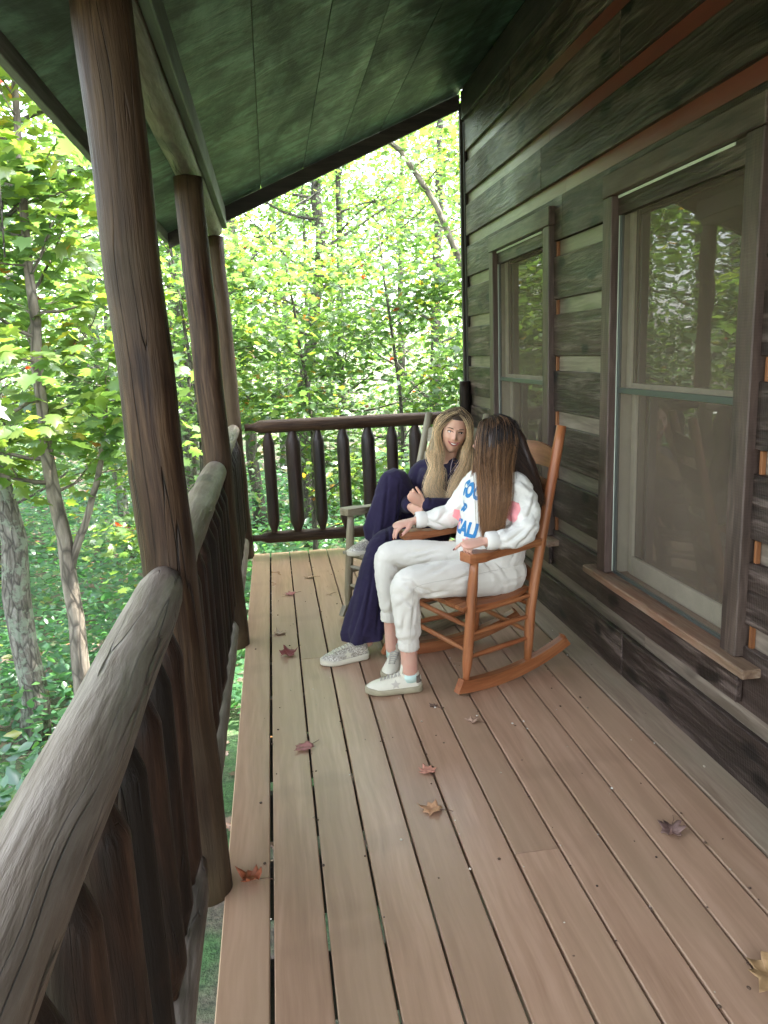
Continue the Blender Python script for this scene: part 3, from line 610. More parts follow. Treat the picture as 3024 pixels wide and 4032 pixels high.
def undergrowth():
    rg = np.random.default_rng(91); n = 130000
    a = rg.uniform(-1.7, 1.0, n); r = 2.2+20*rg.random(n)**1.15; x = 0+r*np.sin(a); y = 2+r*np.cos(a)
    den = np.array([mnoise.noise(V(p*.45, q*.45, 5)) for p, q in zip(x, y)]); keep = rg.random(n) < np.clip(.65+den*1.5, .12, 1); x, y, r, den = x[keep], y[keep], r[keep], den[keep]; n = len(x)
    hgt = rg.random(n)**1.1*(.36+.95*np.clip(den+.15, 0, 1)+.02*r)
    z = np.array([gz(p, q) for p, q in zip(x, y)])+.03+hgt
    pos = np.stack([x, y, z], 1); k = clear(pos) & ~((pos[:, 0] > -.6) & (pos[:, 1] < 6.1)); pos = pos[k]; n = len(pos)
    tn = np.clip(rg.normal(.45, .22, n), 0, .9); tn[rg.random(n) < .02] = 1.
    o = link('undergrowth', leaves_mesh('undergrowth', pos, rg.uniform(.075, .15, n)*(1+np.clip(pos[:, 1]-8, 0, 12)*.05), tn, T_OVAL, M_leaf2, rg, .35, .1)); tag(o, kind='stuff')
    m = 9000; a = rg.uniform(-2.6, 1.2, m); r = 2.+16*rg.random(m); x = r*np.sin(a); y = 2+r*np.cos(a)
    z = np.array([gz(p, q) for p, q in zip(x, y)])+.012
    litter = leaf_mat('leaf_litter_dry', [(0., (.10, .06, .04)), (.5, (.2, .13, .10)), (.8, (.3, .2, .16)), (1., (.36, .16, .06))], .15)
    tag(link('leaf_litter', leaves_mesh('leaf_litter', np.stack([x, y, z], 1), rg.uniform(.07, .13, m), rg.random(m), T_MAPLE, litter, rg, .3, 0)), kind='stuff')
undergrowth()

rgl = np.random.default_rng(3)
ro = thing('red_leaf_twig', 'bright red maple leaf on a thin twig hanging at the top left eave', 'leaf', (-1.55, 5.2, 3.2))
mb = MB(); mb.tube([(-1.62, 5.4, 2.2), (-1.56, 5.3, 2.7), (-1.50, 5.2, 3.15), (-1.52, 5.1, 3.35)], [.006, .005, .004, .003], n=6); mb.build('stem', M_bark, ro)
link('leaf', leaves_mesh('leaf', np.array([(-1.5, 5.15, 3.2), (-1.53, 5.1, 3.32)]), np.array([.17, .14]), np.array([1., .99]), T_MAPLE, leaf_mat('red_leaf', [(0., (.5, .03, .015)), (1., (.5, .03, .015))]), rgl, 1.2, 1.2, origin=(-1.55, 5.2, 3.2)), ro, (-1.55, 5.2, 3.2))
# ------------------------------------------------------------------ rocking chairs
def rocking_chair(label, nf, nr, ff, fr, ntop, ftop, mat, zs=.405, za=.655, group='porch rocking chairs', tips=((.055, .26), (.055, .26))):
    """corner points: n/f = the two sides, f/r = front and rear leg feet on the rocker; tops = tops of the back posts"""
    nf, nr, ff, fr, ntop, ftop = map(Vector, (nf, nr, ff, fr, ntop, ftop))
    c = (nf+nr+ff+fr)/4; c.z = 0; root = thing('rocking_chair', label, 'rocking chair', tuple(c), group)
    fwd = ((nf-nr).normalized()+(ff-fr).normalized()).normalized(); side = (ff-nf).normalized()
    def leg(p, q, name, r, top_r):
        L = (q-p).length; d = (q-p)/L; m = MB()
        st = [(0, r*.62), (.02, r*.66), (.075, r*.95), (.10, r), (L*.5, r*1.02), (L-.10, r), (L-.05, r*.86), (L, top_r)]
        m.tube([p+d*a for a, _ in st], [b for _, b in st], n=16, seed=random.random()*9, wob=.012); m.build(name, mat, root)
    lean = V(0, 0, 0)
    ft = lambda p: V(p.x, p.y, 0)-fwd*.055
    ntf = ft(nf); ntf.z = za-.044; ftf = ft(ff); ftf.z = za-.044
    leg(nf, ntf, 'leg', .023, .019); leg(ff, ftf, 'leg', .023, .019)
    def post(p, q, name):
        m = MB(); n = 14; pts = []
        for i in range(n):
            t = i/(n-1); z = lerp(p.z, q.z, t)
            # upright to the seat, then leaning back
            k = max(0, (z-.30))/(q.z-.30); k0 = min(1, (z-p.z)/(q.z-p.z))
            f = .35*k0+.65*k**1.15; pts.append(V(lerp(p.x, q.x, f), lerp(p.y, q.y, f), z))
        rad = [.016, .021]+[.0235]*(n-3)+[.0215]; m.tube(pts, rad, n=16, seed=random.random()*9, wob=.012); m.build(name, mat, root)
        def at(z):
            for a, b in zip(pts[:-1], pts[1:]):
                if a.z <= z <= b.z: return a.lerp(b, (z-a.z)/(b.z-a.z))
            return pts[-1]
        return at
    pn, pf = post(nr, ntop, 'back_post'), post(fr, ftop, 'back_post')
    # rockers
    for (a, b), (ta, tb) in zip(((nf, nr), (ff, fr)), tips):
        d = V(b.x-a.x, b.y-a.y, 0); base = d.length; d.normalize(); s_ = V(-d.y, d.x, 0); m = MB()
        n = 22; L = base+ta+tb; P_ = []
        cx_ = ta+base*.42; R_ = 1.25
        vs = []; wc = []
        for i in range(n):
            t = L*i/(n-1); u = t-cx_; zb = R_-math.sqrt(R_*R_-u*u)
            c_ = V(a.x, a.y, 0)+d*(t-ta)
            for (sx, dz) in ((-.019, 0), (.019, 0), (.019, .058), (-.019, .058)):
                if i == 0 and dz: c2 = c_+d*.03
                elif i == n-1 and dz: c2 = c_-d*.045
                else: c2 = c_
                q = c2+s_*sx; vs.append(V(q.x, q.y, zb+dz+.001)); wc.append((sx, dz, t))
        fs = [(0, 1, 2, 3), tuple(4*(n-1)+k for k in (3, 2, 1, 0))]
        for i in range(n-1):
            for k in range(4): o = 4*i; fs.append((o+k, o+4+k, o+4+(k+1) % 4, o+(k+1) % 4))
        m.add(vs, fs, wc, smooth=False); m.build('rocker', mat, root)
    # rungs
    def rung(p, q, r=.0115):
        m = MB(); L = [p.lerp(q, t) for t in (0, .08, .3, .7, .92, 1)]
        m.tube(L, [r*.75, r*.85, r*1.1, r*1.1, r*.85, r*.75], n=10); m.build('rung', mat, root)
    fl = lambda p, top, z: p.lerp(top, (z-p.z)/(top.z-p.z))
    for z in (.17, .275, .375): rung(fl(nf, ntf, z), pn(z+.012)); rung(fl(ff, ftf, z), pf(z+.012))
    for z in (.20, .31): rung(fl(nf, ntf, z), fl(ff, ftf, z)); 
    rung(pn(.21), pf(.21)); rung(pn(.34), pf(.34))
    rung(fl(nf, ntf, zs-.03), fl(ff, ftf, zs-.03), .014); rung(pn(zs-.03), pf(zs-.03), .014)
    # seat of front-to-back boards, dished towards the back
    m = MB(); a0, a1 = fl(nf, ntf, zs)+fwd*.045, fl(ff, ftf, zs)+fwd*.045; b0, b1 = pn(zs)-fwd*.0, pf(zs)-fwd*.0
    a0 += side*.0; K = 8
    for k in range(K):
        u0, u1 = lerp(-.02, 1.02, k/K)+.006, lerp(-.02, 1.02, (k+1)/K)-.006; tone = random.random(); vs = []; wc = []; n = 9
        for i in range(n):
            t = i/(n-1); dz = -.018*math.sin(math.pi*min(1, t*1.1))**1+(-.012 if i == 0 else 0)
            for (u, d2) in ((u0, 0), (u1, 0), (u1, -.016), (u0, -.016)):
                uu = lerp(u, min(max(u, .07), .93), min(1, max(0, (t-.8)*5)))
                p = a0.lerp(a1, uu).lerp(b0.lerp(b1, uu), t); vs.append(V(p.x, p.y, zs+.012+dz+d2)); wc.append((uu*.5, d2, t*.42))
        fs = [(0, 1, 2, 3), tuple(4*(n-1)+q for q in (3, 2, 1, 0))]
        for i in range(n-1):
            for q in range(4): o = 4*i; fs.append((o+q, o+(q+1) % 4, o+4+(q+1) % 4, o+4+q))
        m.add(vs, fs, wc, tone, smooth=False)
    m.build('seat', mat, root)
    # curved back slats
    for z0, hgt in ((.435, .055), (.60, .055), (.72, .055), (.845, .06), (.965, .078)):
        m = MB(); vs = []; wc = []; n = 13
        for i in range(n):
            t = i/(n-1); 
            for (dz, dd) in ((0, -.006), (0, .006), (1, .006), (1, -.006)):
                z = z0+dz*hgt*(1+.35*math.sin(math.pi*t)*(1 if z0 > .9 else .5)*dz)
                A_, B2 = pn(z0+dz*hgt*.8), pf(z0+dz*hgt*.8); p = A_.lerp(B2, t)-fwd*(.045*math.sin(math.pi*t)+dd); vs.append(V(p.x, p.y, z)); wc.append((dd, dz*hgt, t*.45))
        fs = [(0, 1, 2, 3), tuple(4*(n-1)+q for q in (3, 2, 1, 0))]
        for i in range(n-1):
            for q in range(4): o = 4*i; fs.append((o+q, o+4+q, o+4+(q+1) % 4, o+(q+1) % 4))
        m.add(vs, fs, wc, smooth=False); m.build('back_slat', mat, root)
    # arms: broad at the front, waisted in the middle
    for top, pt, sg in ((ntf, pn, -1), (ftf, pf, 1)):
        back = pt(za-.03); f_ = V(top.x, top.y, za-.022)+fwd*.05; b_ = V(back.x, back.y, za-.022)+V(0, 0, .004); d = (b_-f_).normalized(); s_ = V(-d.y, d.x, 0)
        m = MB(); n = 16; vs = []; wc = []; L = (b_-f_).length
        for i in range(n):
            t = i/(n-1); wd = lerp(.043, .022, min(1, max(0, (t-.2)/.25)**1.) if t > .2 else 0)*(1 if i else .86)
            if t > .75: wd = lerp(.022, .020, (t-.75)*4)
            sag = -.010*math.sin(math.pi*min(1, t*1.15))
            for (sx, dz) in ((-1, -.022), (1, -.022), (1, .022), (-1, .022)):
                p = f_.lerp(b_, t)+s_*sx*wd; vs.append(V(p.x, p.y, p.z+dz*(1 if t < .25 else .8)+sag)); wc.append((sx*wd, dz, t*L))
        fs = [(0, 1, 2, 3), tuple(4*(n-1)+q for q in (3, 2, 1, 0))]
        for i in range(n-1):
            for q in range(4): o = 4*i; fs.append((o+q, o+4+q, o+4+(q+1) % 4, o+(q+1) % 4))
        m.add(vs, fs, wc, smooth=False); o = m.build('armrest', mat, root)
        bv = o.modifiers.new('b', 'BEVEL'); bv.width = .005; bv.segments = 2
    return root
random.seed(21)
rocking_chair('orange stained wooden rocking chair holding the long haired person in white', (.77, 3.14, .062), (1.105, 3.283, .066), (.578, 3.635, .062), (.965, 3.715, .066), (1.288, 3.345, 1.158), (1.147, 3.79, 1.158), M_chair, tips=((.055, .26), (.125, .27)))
rocking_chair('weathered grey wooden rocking chair holding the blonde person in navy', (.67, 3.87, .062), (1.0, 4.07, .066), (.352, 4.285, .062), (.73, 4.52, .066), (1.225, 4.36, 1.135), (.955, 4.71, 1.135), M_chairgrey)
# ------------------------------------------------------------------ people
def blob(mb, voxel, smooth=2, disp=None):
    """fuse overlapping closed shapes into one continuous surface; returns verts, faces"""
    me = mb.mesh('tmp', []); o = bpy.data.objects.new('tmp', me); COL.objects.link(o)
    r = o.modifiers.new('r', 'REMESH'); r.mode = 'VOXEL'; r.voxel_size = voxel; r.adaptivity = 0
    if smooth: s_ = o.modifiers.new('s', 'SMOOTH'); s_.factor = .6; s_.iterations = smooth
    dg = bpy.context.evaluated_depsgraph_get(); m2 = bpy.data.meshes.new_from_object(o.evaluated_get(dg))
    bpy.data.objects.remove(o); bpy.data.meshes.remove(me)
    n = len(m2.vertices); co = np.empty(n*3, np.float32); m2.vertices.foreach_get('co', co); co = co.reshape(-1, 3)
    if disp is not None:
        nr = np.empty(n*3, np.float32); m2.vertices.foreach_get('normal', nr); nr = nr.reshape(-1, 3)
        d = np.array([disp(V(*p), V(*q)) for p, q in zip(co.tolist(), nr.tolist())], dtype=np.float32)
        co = co+nr*d[:, None]; m2.vertices.foreach_set('co', co.ravel()); m2.update()
    return m2, co
def finish(m2, name, mats, parent):
    o3 = world_o(parent); n = len(m2.vertices); co = np.empty(n*3, np.float32); m2.vertices.foreach_get('co', co); co = co.reshape(-1, 3)
    m2.vertices.foreach_set('co', (co-np.array(o3, dtype=np.float32)).ravel())
    m2.polygons.foreach_set('use_smooth', [True]*len(m2.polygons))
    a = m2.attributes.get('wc') or m2.attributes.new('wc', 'FLOAT_VECTOR', 'POINT'); a.data.foreach_set('vector', co.ravel())
    m2.materials.clear()
    for m in (mats if isinstance(mats, list) else [mats]): m2.materials.append(m)
    m2.name = name; m2.update()
    ob = bpy.data.objects.new(name, m2); COL.objects.link(ob); ob.parent = parent; ob['_o'] = tuple(o3); return ob
def bvh_of(ob):
    m = ob.data; o3 = world_o(ob); return BVHTree.FromPolygons([v.co+o3 for v in m.vertices], [tuple(p.vertices) for p in m.polygons])
def cap(mb, pts, rad, ell=None, up=None, n=16): mb.tube([Vector(p) for p in pts], rad, n=n, round_ends=True, ell=ell, up=up)
def smoothpath(pts, rad, k=4):
    """Catmull-Rom through the joints"""
    P_ = [Vector(p) for p in pts]; out = []; ro = []
    for i in range(len(P_)-1):
        p0, p1, p2, p3 = P_[max(i-1, 0)], P_[i], P_[i+1], P_[min(i+2, len(P_)-1)]
        for j in range(k):
            t = j/k; out.append(.5*((2*p1)+(-p0+p2)*t+(2*p0-5*p1+4*p2-p3)*t*t+(-p0+3*p1-3*p2+p3)*t*t*t)); ro.append(lerp(rad[i], rad[i+1], t*t*(3-2*t)))
    return out+[P_[-1]], ro+[rad[-1]]
def limb(mb, pts, rad, ell=None, up=None, k=4, n=18):
    p, r = smoothpath(pts, rad, k); cap(mb, p, r, ell, up, n)
class Frame:
    def __init__(s, c, f, up):
        s.c = Vector(c); s.f = Vector(f).normalized(); u = Vector(up); u = (u-s.f*u.dot(s.f)).normalized(); s.u = u; s.r = s.f.cross(u)   # r = viewer's left ... the head's own right side
    def p(s, x, y, z): return s.c+s.r*x+s.f*y+s.u*z
def head(mb, F, scale=1.):
    """skull and face in the head's frame: x = its right, y = forward, z = up"""
    n = 40; vs = []; fs = []
    g = lambda a, b, c, sx, sz: math.exp(-(((a-b)/sx)**2)-((c)/sz)**2)
    for i in range(n+1):
        th = math.pi*i/n
        for k in range(2*n):
            a = math.pi*k/n; x = math.sin(th)*math.cos(a)*.073; y = math.sin(th)*math.sin(a)*.092; z = math.cos(th)*.118
            if z < 0:
                t = min(1, -z/.118); x *= 1-.30*t**1.5
                if y < 0: y *= 1-.55*t
                else: y *= 1-.05*t; y += .004*t
            if y > 0:
                front = math.exp(-(x/.05)**2); ax = abs(x)
                y -= .010*math.exp(-((ax-.031)/.014)**2-((z-.012)/.012)**2)       # sockets
                y += .006*math.exp(-((ax-.026)/.02)**2-((z-.034)/.009)**2)        # brow
                y += .008*math.exp(-((ax-.038)/.018)**2-((z+.022)/.018)**2)       # cheeks, smiling
                y += .024*math.exp(-((ax)/.0085)**2-((z+.020)/.011)**2)+.012*math.exp(-((ax)/.007)**2-((z-.002)/.017)**2)+.008*math.exp(-((ax-.011)/.006)**2-((z+.024)/.006)**2)
                y += .006*math.exp(-((ax)/.022)**2-((z+.052)/.014)**2)            # lips area
                y += .009*math.exp(-((ax)/.018)**2-((z+.098)/.016)**2)            # chin
            vs.append(F.p(x*scale*1.04, y*scale, z*scale))
    for i in range(n):
        for k in range(2*n):
            a, b = i*2*n+k, i*2*n+(k+1) % (2*n); fs.append((a, a+2*n, b+2*n, b))
    mb.add(vs, fs)
    for s_ in (-1, 1): mb.ellipsoid(F.p(s_*.073*scale, -.005, -.005), (.010, .016, .03), n=8)
def hand(mb, wrist, d, nrm, thumb_side, curls=(.5, .6, .7, .8), spread=.05, thumb=(.6, .6, -.35), s=1., tips=None):
    """palm plus five jointed fingers; d = wrist to knuckles, nrm = out of the back of the hand, thumb_side = towards the thumb"""
    w_ = Vector(wrist); d = Vector(d).normalized(); n = Vector(nrm); n = (n-d*n.dot(d)).normalized(); t = Vector(thumb_side); t = (t-d*t.dot(d)-n*t.dot(n)).normalized()
    cap(mb, [w_-d*.02*s, w_+d*.02*s, w_+d*.05*s, w_+d*.078*s], [.022*s, .027*s, .034*s, .034*s], ell=(1., .42), up=n, n=16)
    out = []
    for i, (off, L, r) in enumerate(((.026, .070, .0078), (.009, .078, .0080), (-.009, .072, .0076), (-.0255, .057, .0066))):
        p = w_+d*(.076-.004*abs(i-1))*s+t*off*s; ang = 0; pts = [p-d*.02*s, p]; dd = (d+t*(1.2-i)*spread).normalized()
        for j, f in enumerate((.44, .31, .25)):
            ang += curls[i]*(1, .9, .6)[j]; v = dd*math.cos(ang)-n*math.sin(ang); p = p+v*L*f*s; pts.append(p)
        mb.tube(pts, [r*s*q for q in (1.1, 1.08, 1.0, .92, .78)], n=10, round_ends=True); out.append((pts[-1], v, (n*math.cos(ang)+dd*math.sin(ang))))
    p = w_+d*.018*s+t*.020*s; v1 = (d*thumb[0]+t*thumb[1]+n*thumb[2]).normalized(); q = p+v1*.036*s; v2 = (v1+d*.5-n*.1).normalized(); q2 = q+v2*.028*s; v3 = (v2+d*.3-n*.15).normalized(); q3 = q2+v3*.022*s
    mb.tube([p, q, q2, q3], [.0125*s, .0105*s, .009*s, .0075*s], n=10, round_ends=True); out.append((q3, v3, n))
    return out
def nails(tips, mat, parent):
    for p, v, n in tips:
        m = MB(); n = (n-v*n.dot(v)).normalized(); s_ = v.cross(n)
        M = Matrix((s_, v, n)).transposed(); m.ellipsoid(p+v*.002+n*.0045, (.0048, .0075, .0028), M=M, n=6); m.build('fingernail', mat, parent)
def fold_disp(amp, joints=(), seed=0, f=6., lines=(), side=-1):
    """soft creases everywhere, tighter folds radiating near the joints"""
    J = [(Vector(c), Vector(ax).normalized(), r, a) for c, ax, r, a in joints]
    def fn(p, n):
        q = V(p.x+seed, p.y, p.z); wv = mnoise.noise(q*4)*.12
        r1_ = 1-abs(mnoise.noise(V(q.x*f+wv*9, q.y*f-wv*6, q.z*f*1.5)))*2.2; r2_ = 1-abs(mnoise.noise(V(q.x*f*1.9-wv*9, q.y*f*2+7, q.z*f*2.6+wv*8)))*2.4
        d = -amp*(max(0, r1_)**3*1.25+max(0, r2_)**4*.6)+amp*.5*mnoise.noise(q*5)
        for c, ax, r, a in J:
            e = p-c; k = math.exp(-(e.length/r)**2)
            if k > .02: d += a*k*math.sin(e.dot(ax)*95+mnoise.noise(q*11)*3.2)
        if n.y*side > -.1:
            for (x0, z0, x1, z1) in lines:
                dx, dz = x1-x0, z1-z0; L2 = dx*dx+dz*dz; t = ((p.x-x0)*dx+(p.z-z0)*dz)/L2; tc = min(1, max(0, t)); ex, ez = p.x-x0-dx*tc, p.z-z0-dz*tc; e2 = ex*ex+ez*ez
                if e2 < .003:
                    s_ = (ex*dz-ez*dx)/math.sqrt(L2); env = math.exp(-e2/.0009) if not 0 < t < 1 else 1.; env *= math.sin(math.pi*(.15+.7*tc))
                    d += env*(-.0085*math.exp(-(s_/.0075)**2)+.0045*math.exp(-((s_-.017)/.011)**2))
        return d
    return fn
def shoe(parent, heel, toe, mats, ankle=None, lace_col=None, lift=0, tilt=0, seed=0, star=False, tab=None, collar=.085, tongue=.028):
    """sneaker from heel to toe on the ground (or at height heel.z)"""
    h, t = Vector(heel), Vector(toe); d = (t-h); L = d.length; d.normalize(); up = V(0, 0, 1); up = (up-d*up.dot(d)).normalized(); s_ = d.cross(up)
    m_up, m_sole, m_lace, m_tab = mats
    wid = lambda u: .034+.012*math.sin(math.pi*min(1, max(0, u)))+.010*math.exp(-((u-.72)/.16)**2)
    def outline(u):
        w_ = wid(u)
        if u < .1: w_ *= math.sqrt(max(.04, 1-((.1-u)/.1)**2))*1.0
        if u > .86: w_ *= math.sqrt(max(.03, 1-((u-.86)/.14)**2))
        return w_
    st = [0, .012, .035, .07, .12, .2, .3, .4, .5, .6, .7, .78, .85, .9, .94, .97, .99, 1.]
    m = MB(); vs = []; n = 20
    for u in st:
        w_ = outline(u)+.004; z1 = .027+.006*(1-u)
        if u > .8: z1 += .004
        for k in range(n):
            a = 2*math.pi*k/n; ca, sa = math.cos(a), math.sin(a)
            x = w_*math.copysign(abs(ca)**.35, ca); z = z1/2+z1/2*math.copysign(abs(sa)**.35, sa)+(.010*max(0, u-.8)*5*(.5) if True else 0)*(1 if sa < 0 else .6)
            vs.append(h+d*u*L+s_*x+up*z)
    fs = [tuple(range(n))[::-1], tuple(range(len(vs)-n, len(vs)))]+[(i*n+k, i*n+(k+1) % n, i*n+n+(k+1) % n, i*n+n+k) for i in range(len(st)-1) for k in range(n)]
    so_ = MB(); so_.add(vs, fs)
    hgt = lambda u: .028+(collar-.028 if u < .28 else 0)*(1) if u < .28 else .028+(.098-.028)*0
    ups = MB(); vs = []
    def H_(u):
        if u < .05: return lerp(.05, .062, u/.05)
        if u < .34: return .062
        if u < .8: return lerp(.074, .036, ((u-.34)/.46)**.8)
        return lerp(.036, .012, ((u-.8)/.2)**1.8)
    for u in st:
        w_ = outline(u)-.002; hh = H_(u); zb = .02
        for k in range(n):
            a = 2*math.pi*k/n; ca, sa = math.cos(a), math.sin(a)
            x = w_*math.copysign(abs(ca)**.8, ca)*(1-.22*max(0, sa)); z = zb+(hh*max(0, sa)**.75 if sa > 0 else 0)
            vs.append(h+d*(.004+u*(L-.008))+s_*x+up*z)
    ups.add(vs, fs)
    a0 = h+d*L*.20; 
    ups.tube([a0+up*.03, a0+up*.06+d*.004, a0+up*collar+d*.006], [.040, .038, .037], n=20, ell=(.88, 1.2), up=d)      # collar
    ups.tube([h+d*L*.33+up*.055, h+d*L*.36+up*.085, h+d*L*.335+up*(collar+tongue)], [.024, .022, .019], n=12, ell=(1., .42), up=d, round_ends=True)  # tongue
    m2, _ = blob(ups, .0032, 2); o = finish(m2, 'sneaker', m_up, parent)
    m3 = so_; ob = m3.build('sole', m_sole, o); 
    bv = bvh_of(o); lc = MB()
    def surf(u, x, lift=.0022):
        q = h+d*u*L+s_*x+up*.2; r = bv.ray_cast(q, -up); return (r[0]+r[1]*lift) if r[0] else None
    for i in range(6):
        u0 = .385+i*.062; w_ = .021-.0012*i
        for sg in (-1, 1):
            pts = [surf(u0+(.03 if sg > 0 else .03)*(0.5-0.5*q*sg), w_*q, .0035) for q in (-1, -.5, 0, .5, 1)]
            if all(p is not None for p in pts): lc.tube(pts, .0023, n=5, seed=i)
    if lc.v: lc.build('laces', m_lace, o)
    # heel tab
    ht = MB(); vs = []
    for k in range(9):
        a = math.pi*(k/8-.5); 
        for (z, q) in ((.045, 1.0), (.078, 1.)):
            c_ = h+d*.030; dir_ = -d*math.cos(a)+s_*math.sin(a); r = bv.ray_cast(c_+dir_*.2+up*z, -dir_)
            p = (r[0]+r[1]*.0018) if r[0] else c_+dir_*.035+up*z; vs.append(p)
    ht.add(vs, [(2*k, 2*k+1, 2*k+3, 2*k+2) for k in range(8)]); ht.build('heel_tab', m_tab, o)
    if star:
        for sg in (-1, 1):
            sm = MB(); c_ = h+d*L*.47+up*.047+s_*sg*.2; pts = []
            for k in range(10):
                r_ = .024 if k % 2 == 0 else .011; a = 2*math.pi*k/10+.3; q = c_+d*math.cos(a)*r_+up*math.sin(a)*r_*.85
                r = bv.ray_cast(q, -s_*sg); pts.append(r[0]+r[1]*.0015 if r[0] else q-s_*sg*.16)
            r = bv.ray_cast(c_, -s_*sg)
            cc = r[0]+r[1]*.002 if r[0] else sum(pts, V(0, 0, 0))/10
            sm.add([cc]+pts, [(0, 1+k, 1+(k+1) % 10) for k in range(10)], smooth=False); sm.build('star_patch', m_tab if star is True else star, o)
    return o
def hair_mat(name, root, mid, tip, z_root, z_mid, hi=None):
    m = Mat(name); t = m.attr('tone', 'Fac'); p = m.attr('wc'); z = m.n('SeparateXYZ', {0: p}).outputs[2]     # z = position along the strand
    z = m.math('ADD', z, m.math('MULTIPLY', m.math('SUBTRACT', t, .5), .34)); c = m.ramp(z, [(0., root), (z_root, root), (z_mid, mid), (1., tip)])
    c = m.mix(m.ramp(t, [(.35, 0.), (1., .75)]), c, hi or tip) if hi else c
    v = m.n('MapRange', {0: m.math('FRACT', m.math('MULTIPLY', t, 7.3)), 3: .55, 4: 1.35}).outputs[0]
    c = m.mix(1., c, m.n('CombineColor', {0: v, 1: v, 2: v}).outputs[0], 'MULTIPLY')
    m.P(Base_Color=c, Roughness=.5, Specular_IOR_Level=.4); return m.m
def strands(mb, guides, n, r, rg, clump=.012, wave=0, flip=1.):
    """guides: list of (path points, width radius, weight); n strands scattered about them"""
    ws = np.array([g[2] for g in guides], float); ws /= ws.sum()
    for i in range(n):
        g = guides[rg.choice(len(guides), p=ws)]; pts, wd = g[0], g[1]
        K = 15; off = Vector(rg.normal(0, .45, 3)); off2 = Vector(rg.normal(0, .3, 3)); cut = rg.uniform(.78, 1.)**.8; ph = rg.uniform(0, .9); out = []
        m_ = len(pts)-1
        for j in range(K+1):
            t = j/K*cut*m_; a = min(int(t), m_-1); f = t-a
            p0, p1, p2, p3 = pts[max(a-1, 0)], pts[a], pts[a+1], pts[min(a+2, m_)]
            q = .5*((2*p1)+(-p0+p2)*f+(2*p0-5*p1+4*p2-p3)*f*f+(-p0+3*p1-3*p2+p3)*f*f*f)
            w0 = wd[a]; w1 = wd[a+1]; ww = lerp(w0, w1, f); tt = j/K
            q = q+off*ww+off2*ww*.5*tt
            if wave: q = q+V(math.sin(tt*11+ph+g[3]*.6)*wave*tt*(1+.3*off2.x), math.cos(tt*9+ph*1.3+g[3]*.6)*wave*tt, 0)
            out.append(q)
        o = len(mb.v); tone = rg.random()
        vs = []; wc = []
        for j, q in enumerate(out):
            t = out[min(j+1, K)]-out[max(j-1, 0)]; t.normalize(); x = t.cross(V(.3, .9, .2)).normalized(); y = t.cross(x)
            rr = r*(1-.75*(j/K)**3)
            for k in range(3): a = k*2.0944+i; vs.append(q+x*math.cos(a)*rr*1.6+y*math.sin(a)*rr); wc.append((0, 0, j/K))
        fs = [(3*j+k, 3*j+(k+1) % 3, 3*j+3+(k+1) % 3, 3*j+3+k) for j in range(K) for k in range(3)]
        mb.add(vs, fs, wc, tone)
def skin_mat(name, base, red, lips=None):
    m = Mat(name); tc = m.attr('wc'); f = m.noise(tc, 9, 4, .6); c = m.mix(m.ramp(f, [(.4, 0.), (.65, .55)]), base, red)
    m.P(Base_Color=c, Roughness=.45, Specular_IOR_Level=.4, Subsurface_Weight=.12, Subsurface_Radius=(.02, .008, .005), Subsurface_Scale=.3); return m.m
def cloth_mat(name, col, bump=.35, sheen=.15, rough=.9, var=.08):
    m = Mat(name); p = m.attr('wc'); f = m.noise(p, 9, 3, .55, .6); g = m.noise(p, 300, 2, .5)
    c = m.mix(f, tuple(x*(1-var) for x in col), tuple(min(.95, x*(1+var*.5)) for x in col))
    n1 = m.bump(f, bump, .012); m.P(Base_Color=c, Roughness=rough, Sheen_Weight=sheen, Specular_IOR_Level=.2, Normal=m.bump(g, .15, .002, n1)); return m.m
M_skinW = skin_mat('skin_pale', (.60, .36, .27), (.58, .27, .20)); M_skinB = skin_mat('skin_tan', (.64, .38, .26), (.62, .29, .20))
M_white = cloth_mat('white_sweatshirt', (.70, .68, .61), bump=.22); M_whitep = cloth_mat('white_joggers', (.67, .64, .56), bump=.22)
M_navy = cloth_mat('navy_fleece', (.022, .016, .045), sheen=.08, var=.25, rough=.85)
M_shoe = simple('cream_leather', (.68, .65, .52), .45, nscale=25, namt=.08); M_sole = simple('dirty_rubber', (.36, .32, .21), .7, nscale=18, namt=.35); M_solew = simple('pale_rubber', (.62, .58, .46), .6, nscale=18, namt=.2)
M_lace = simple('lace_grey', (.45, .42, .36), .8); M_tab = simple('heel_grey', (.16, .13, .10), .8, nscale=90, namt=.5); M_starp = simple('star_suede', (.52, .48, .40), .9)
def glitter():
    m = Mat('silver_glitter'); tc = m.attr('wc'); v = m.n('TexVoronoi', {'Vector': tc, 'Scale': 260.}).outputs
    cc = m.n('SeparateColor', {0: v['Color']}).outputs[0]
    m.P(Base_Color=m.ramp(cc, [(0., (.28, .25, .20)), (.6, (.48, .44, .36)), (.85, (.75, .72, .64))]), Metallic=m.ramp(cc, [(.6, 0.), (.75, .5)]), Roughness=.35, Normal=m.bump(cc, .8, .002)); return m.m
M_glit = glitter(); M_red = simple('nail_dark_red', (.13, .006, .012), .2); M_sock = simple('mint_sock', (.55, .72, .64), .9); M_gold = simple('gold_metal', (.75, .52, .2), .3, metal=1)
def print_on(surf_bvh, name, verts2d, faces, c, right, up, nrm, mat, parent, off=.0016):
    m = MB(); c, right, up, nrm = map(Vector, (c, right, up, nrm)); vs = []; ok = True
    for x, y in verts2d:
        q = c+right*x+up*y+nrm*.25; r = surf_bvh.ray_cast(q, -nrm)
        vs.append(r[0]+nrm*off if r[0] is not None and (r[0]-q).length < .5 else q-nrm*.25)
    m.add(vs, faces, smooth=True); return m.build(name, mat, parent)
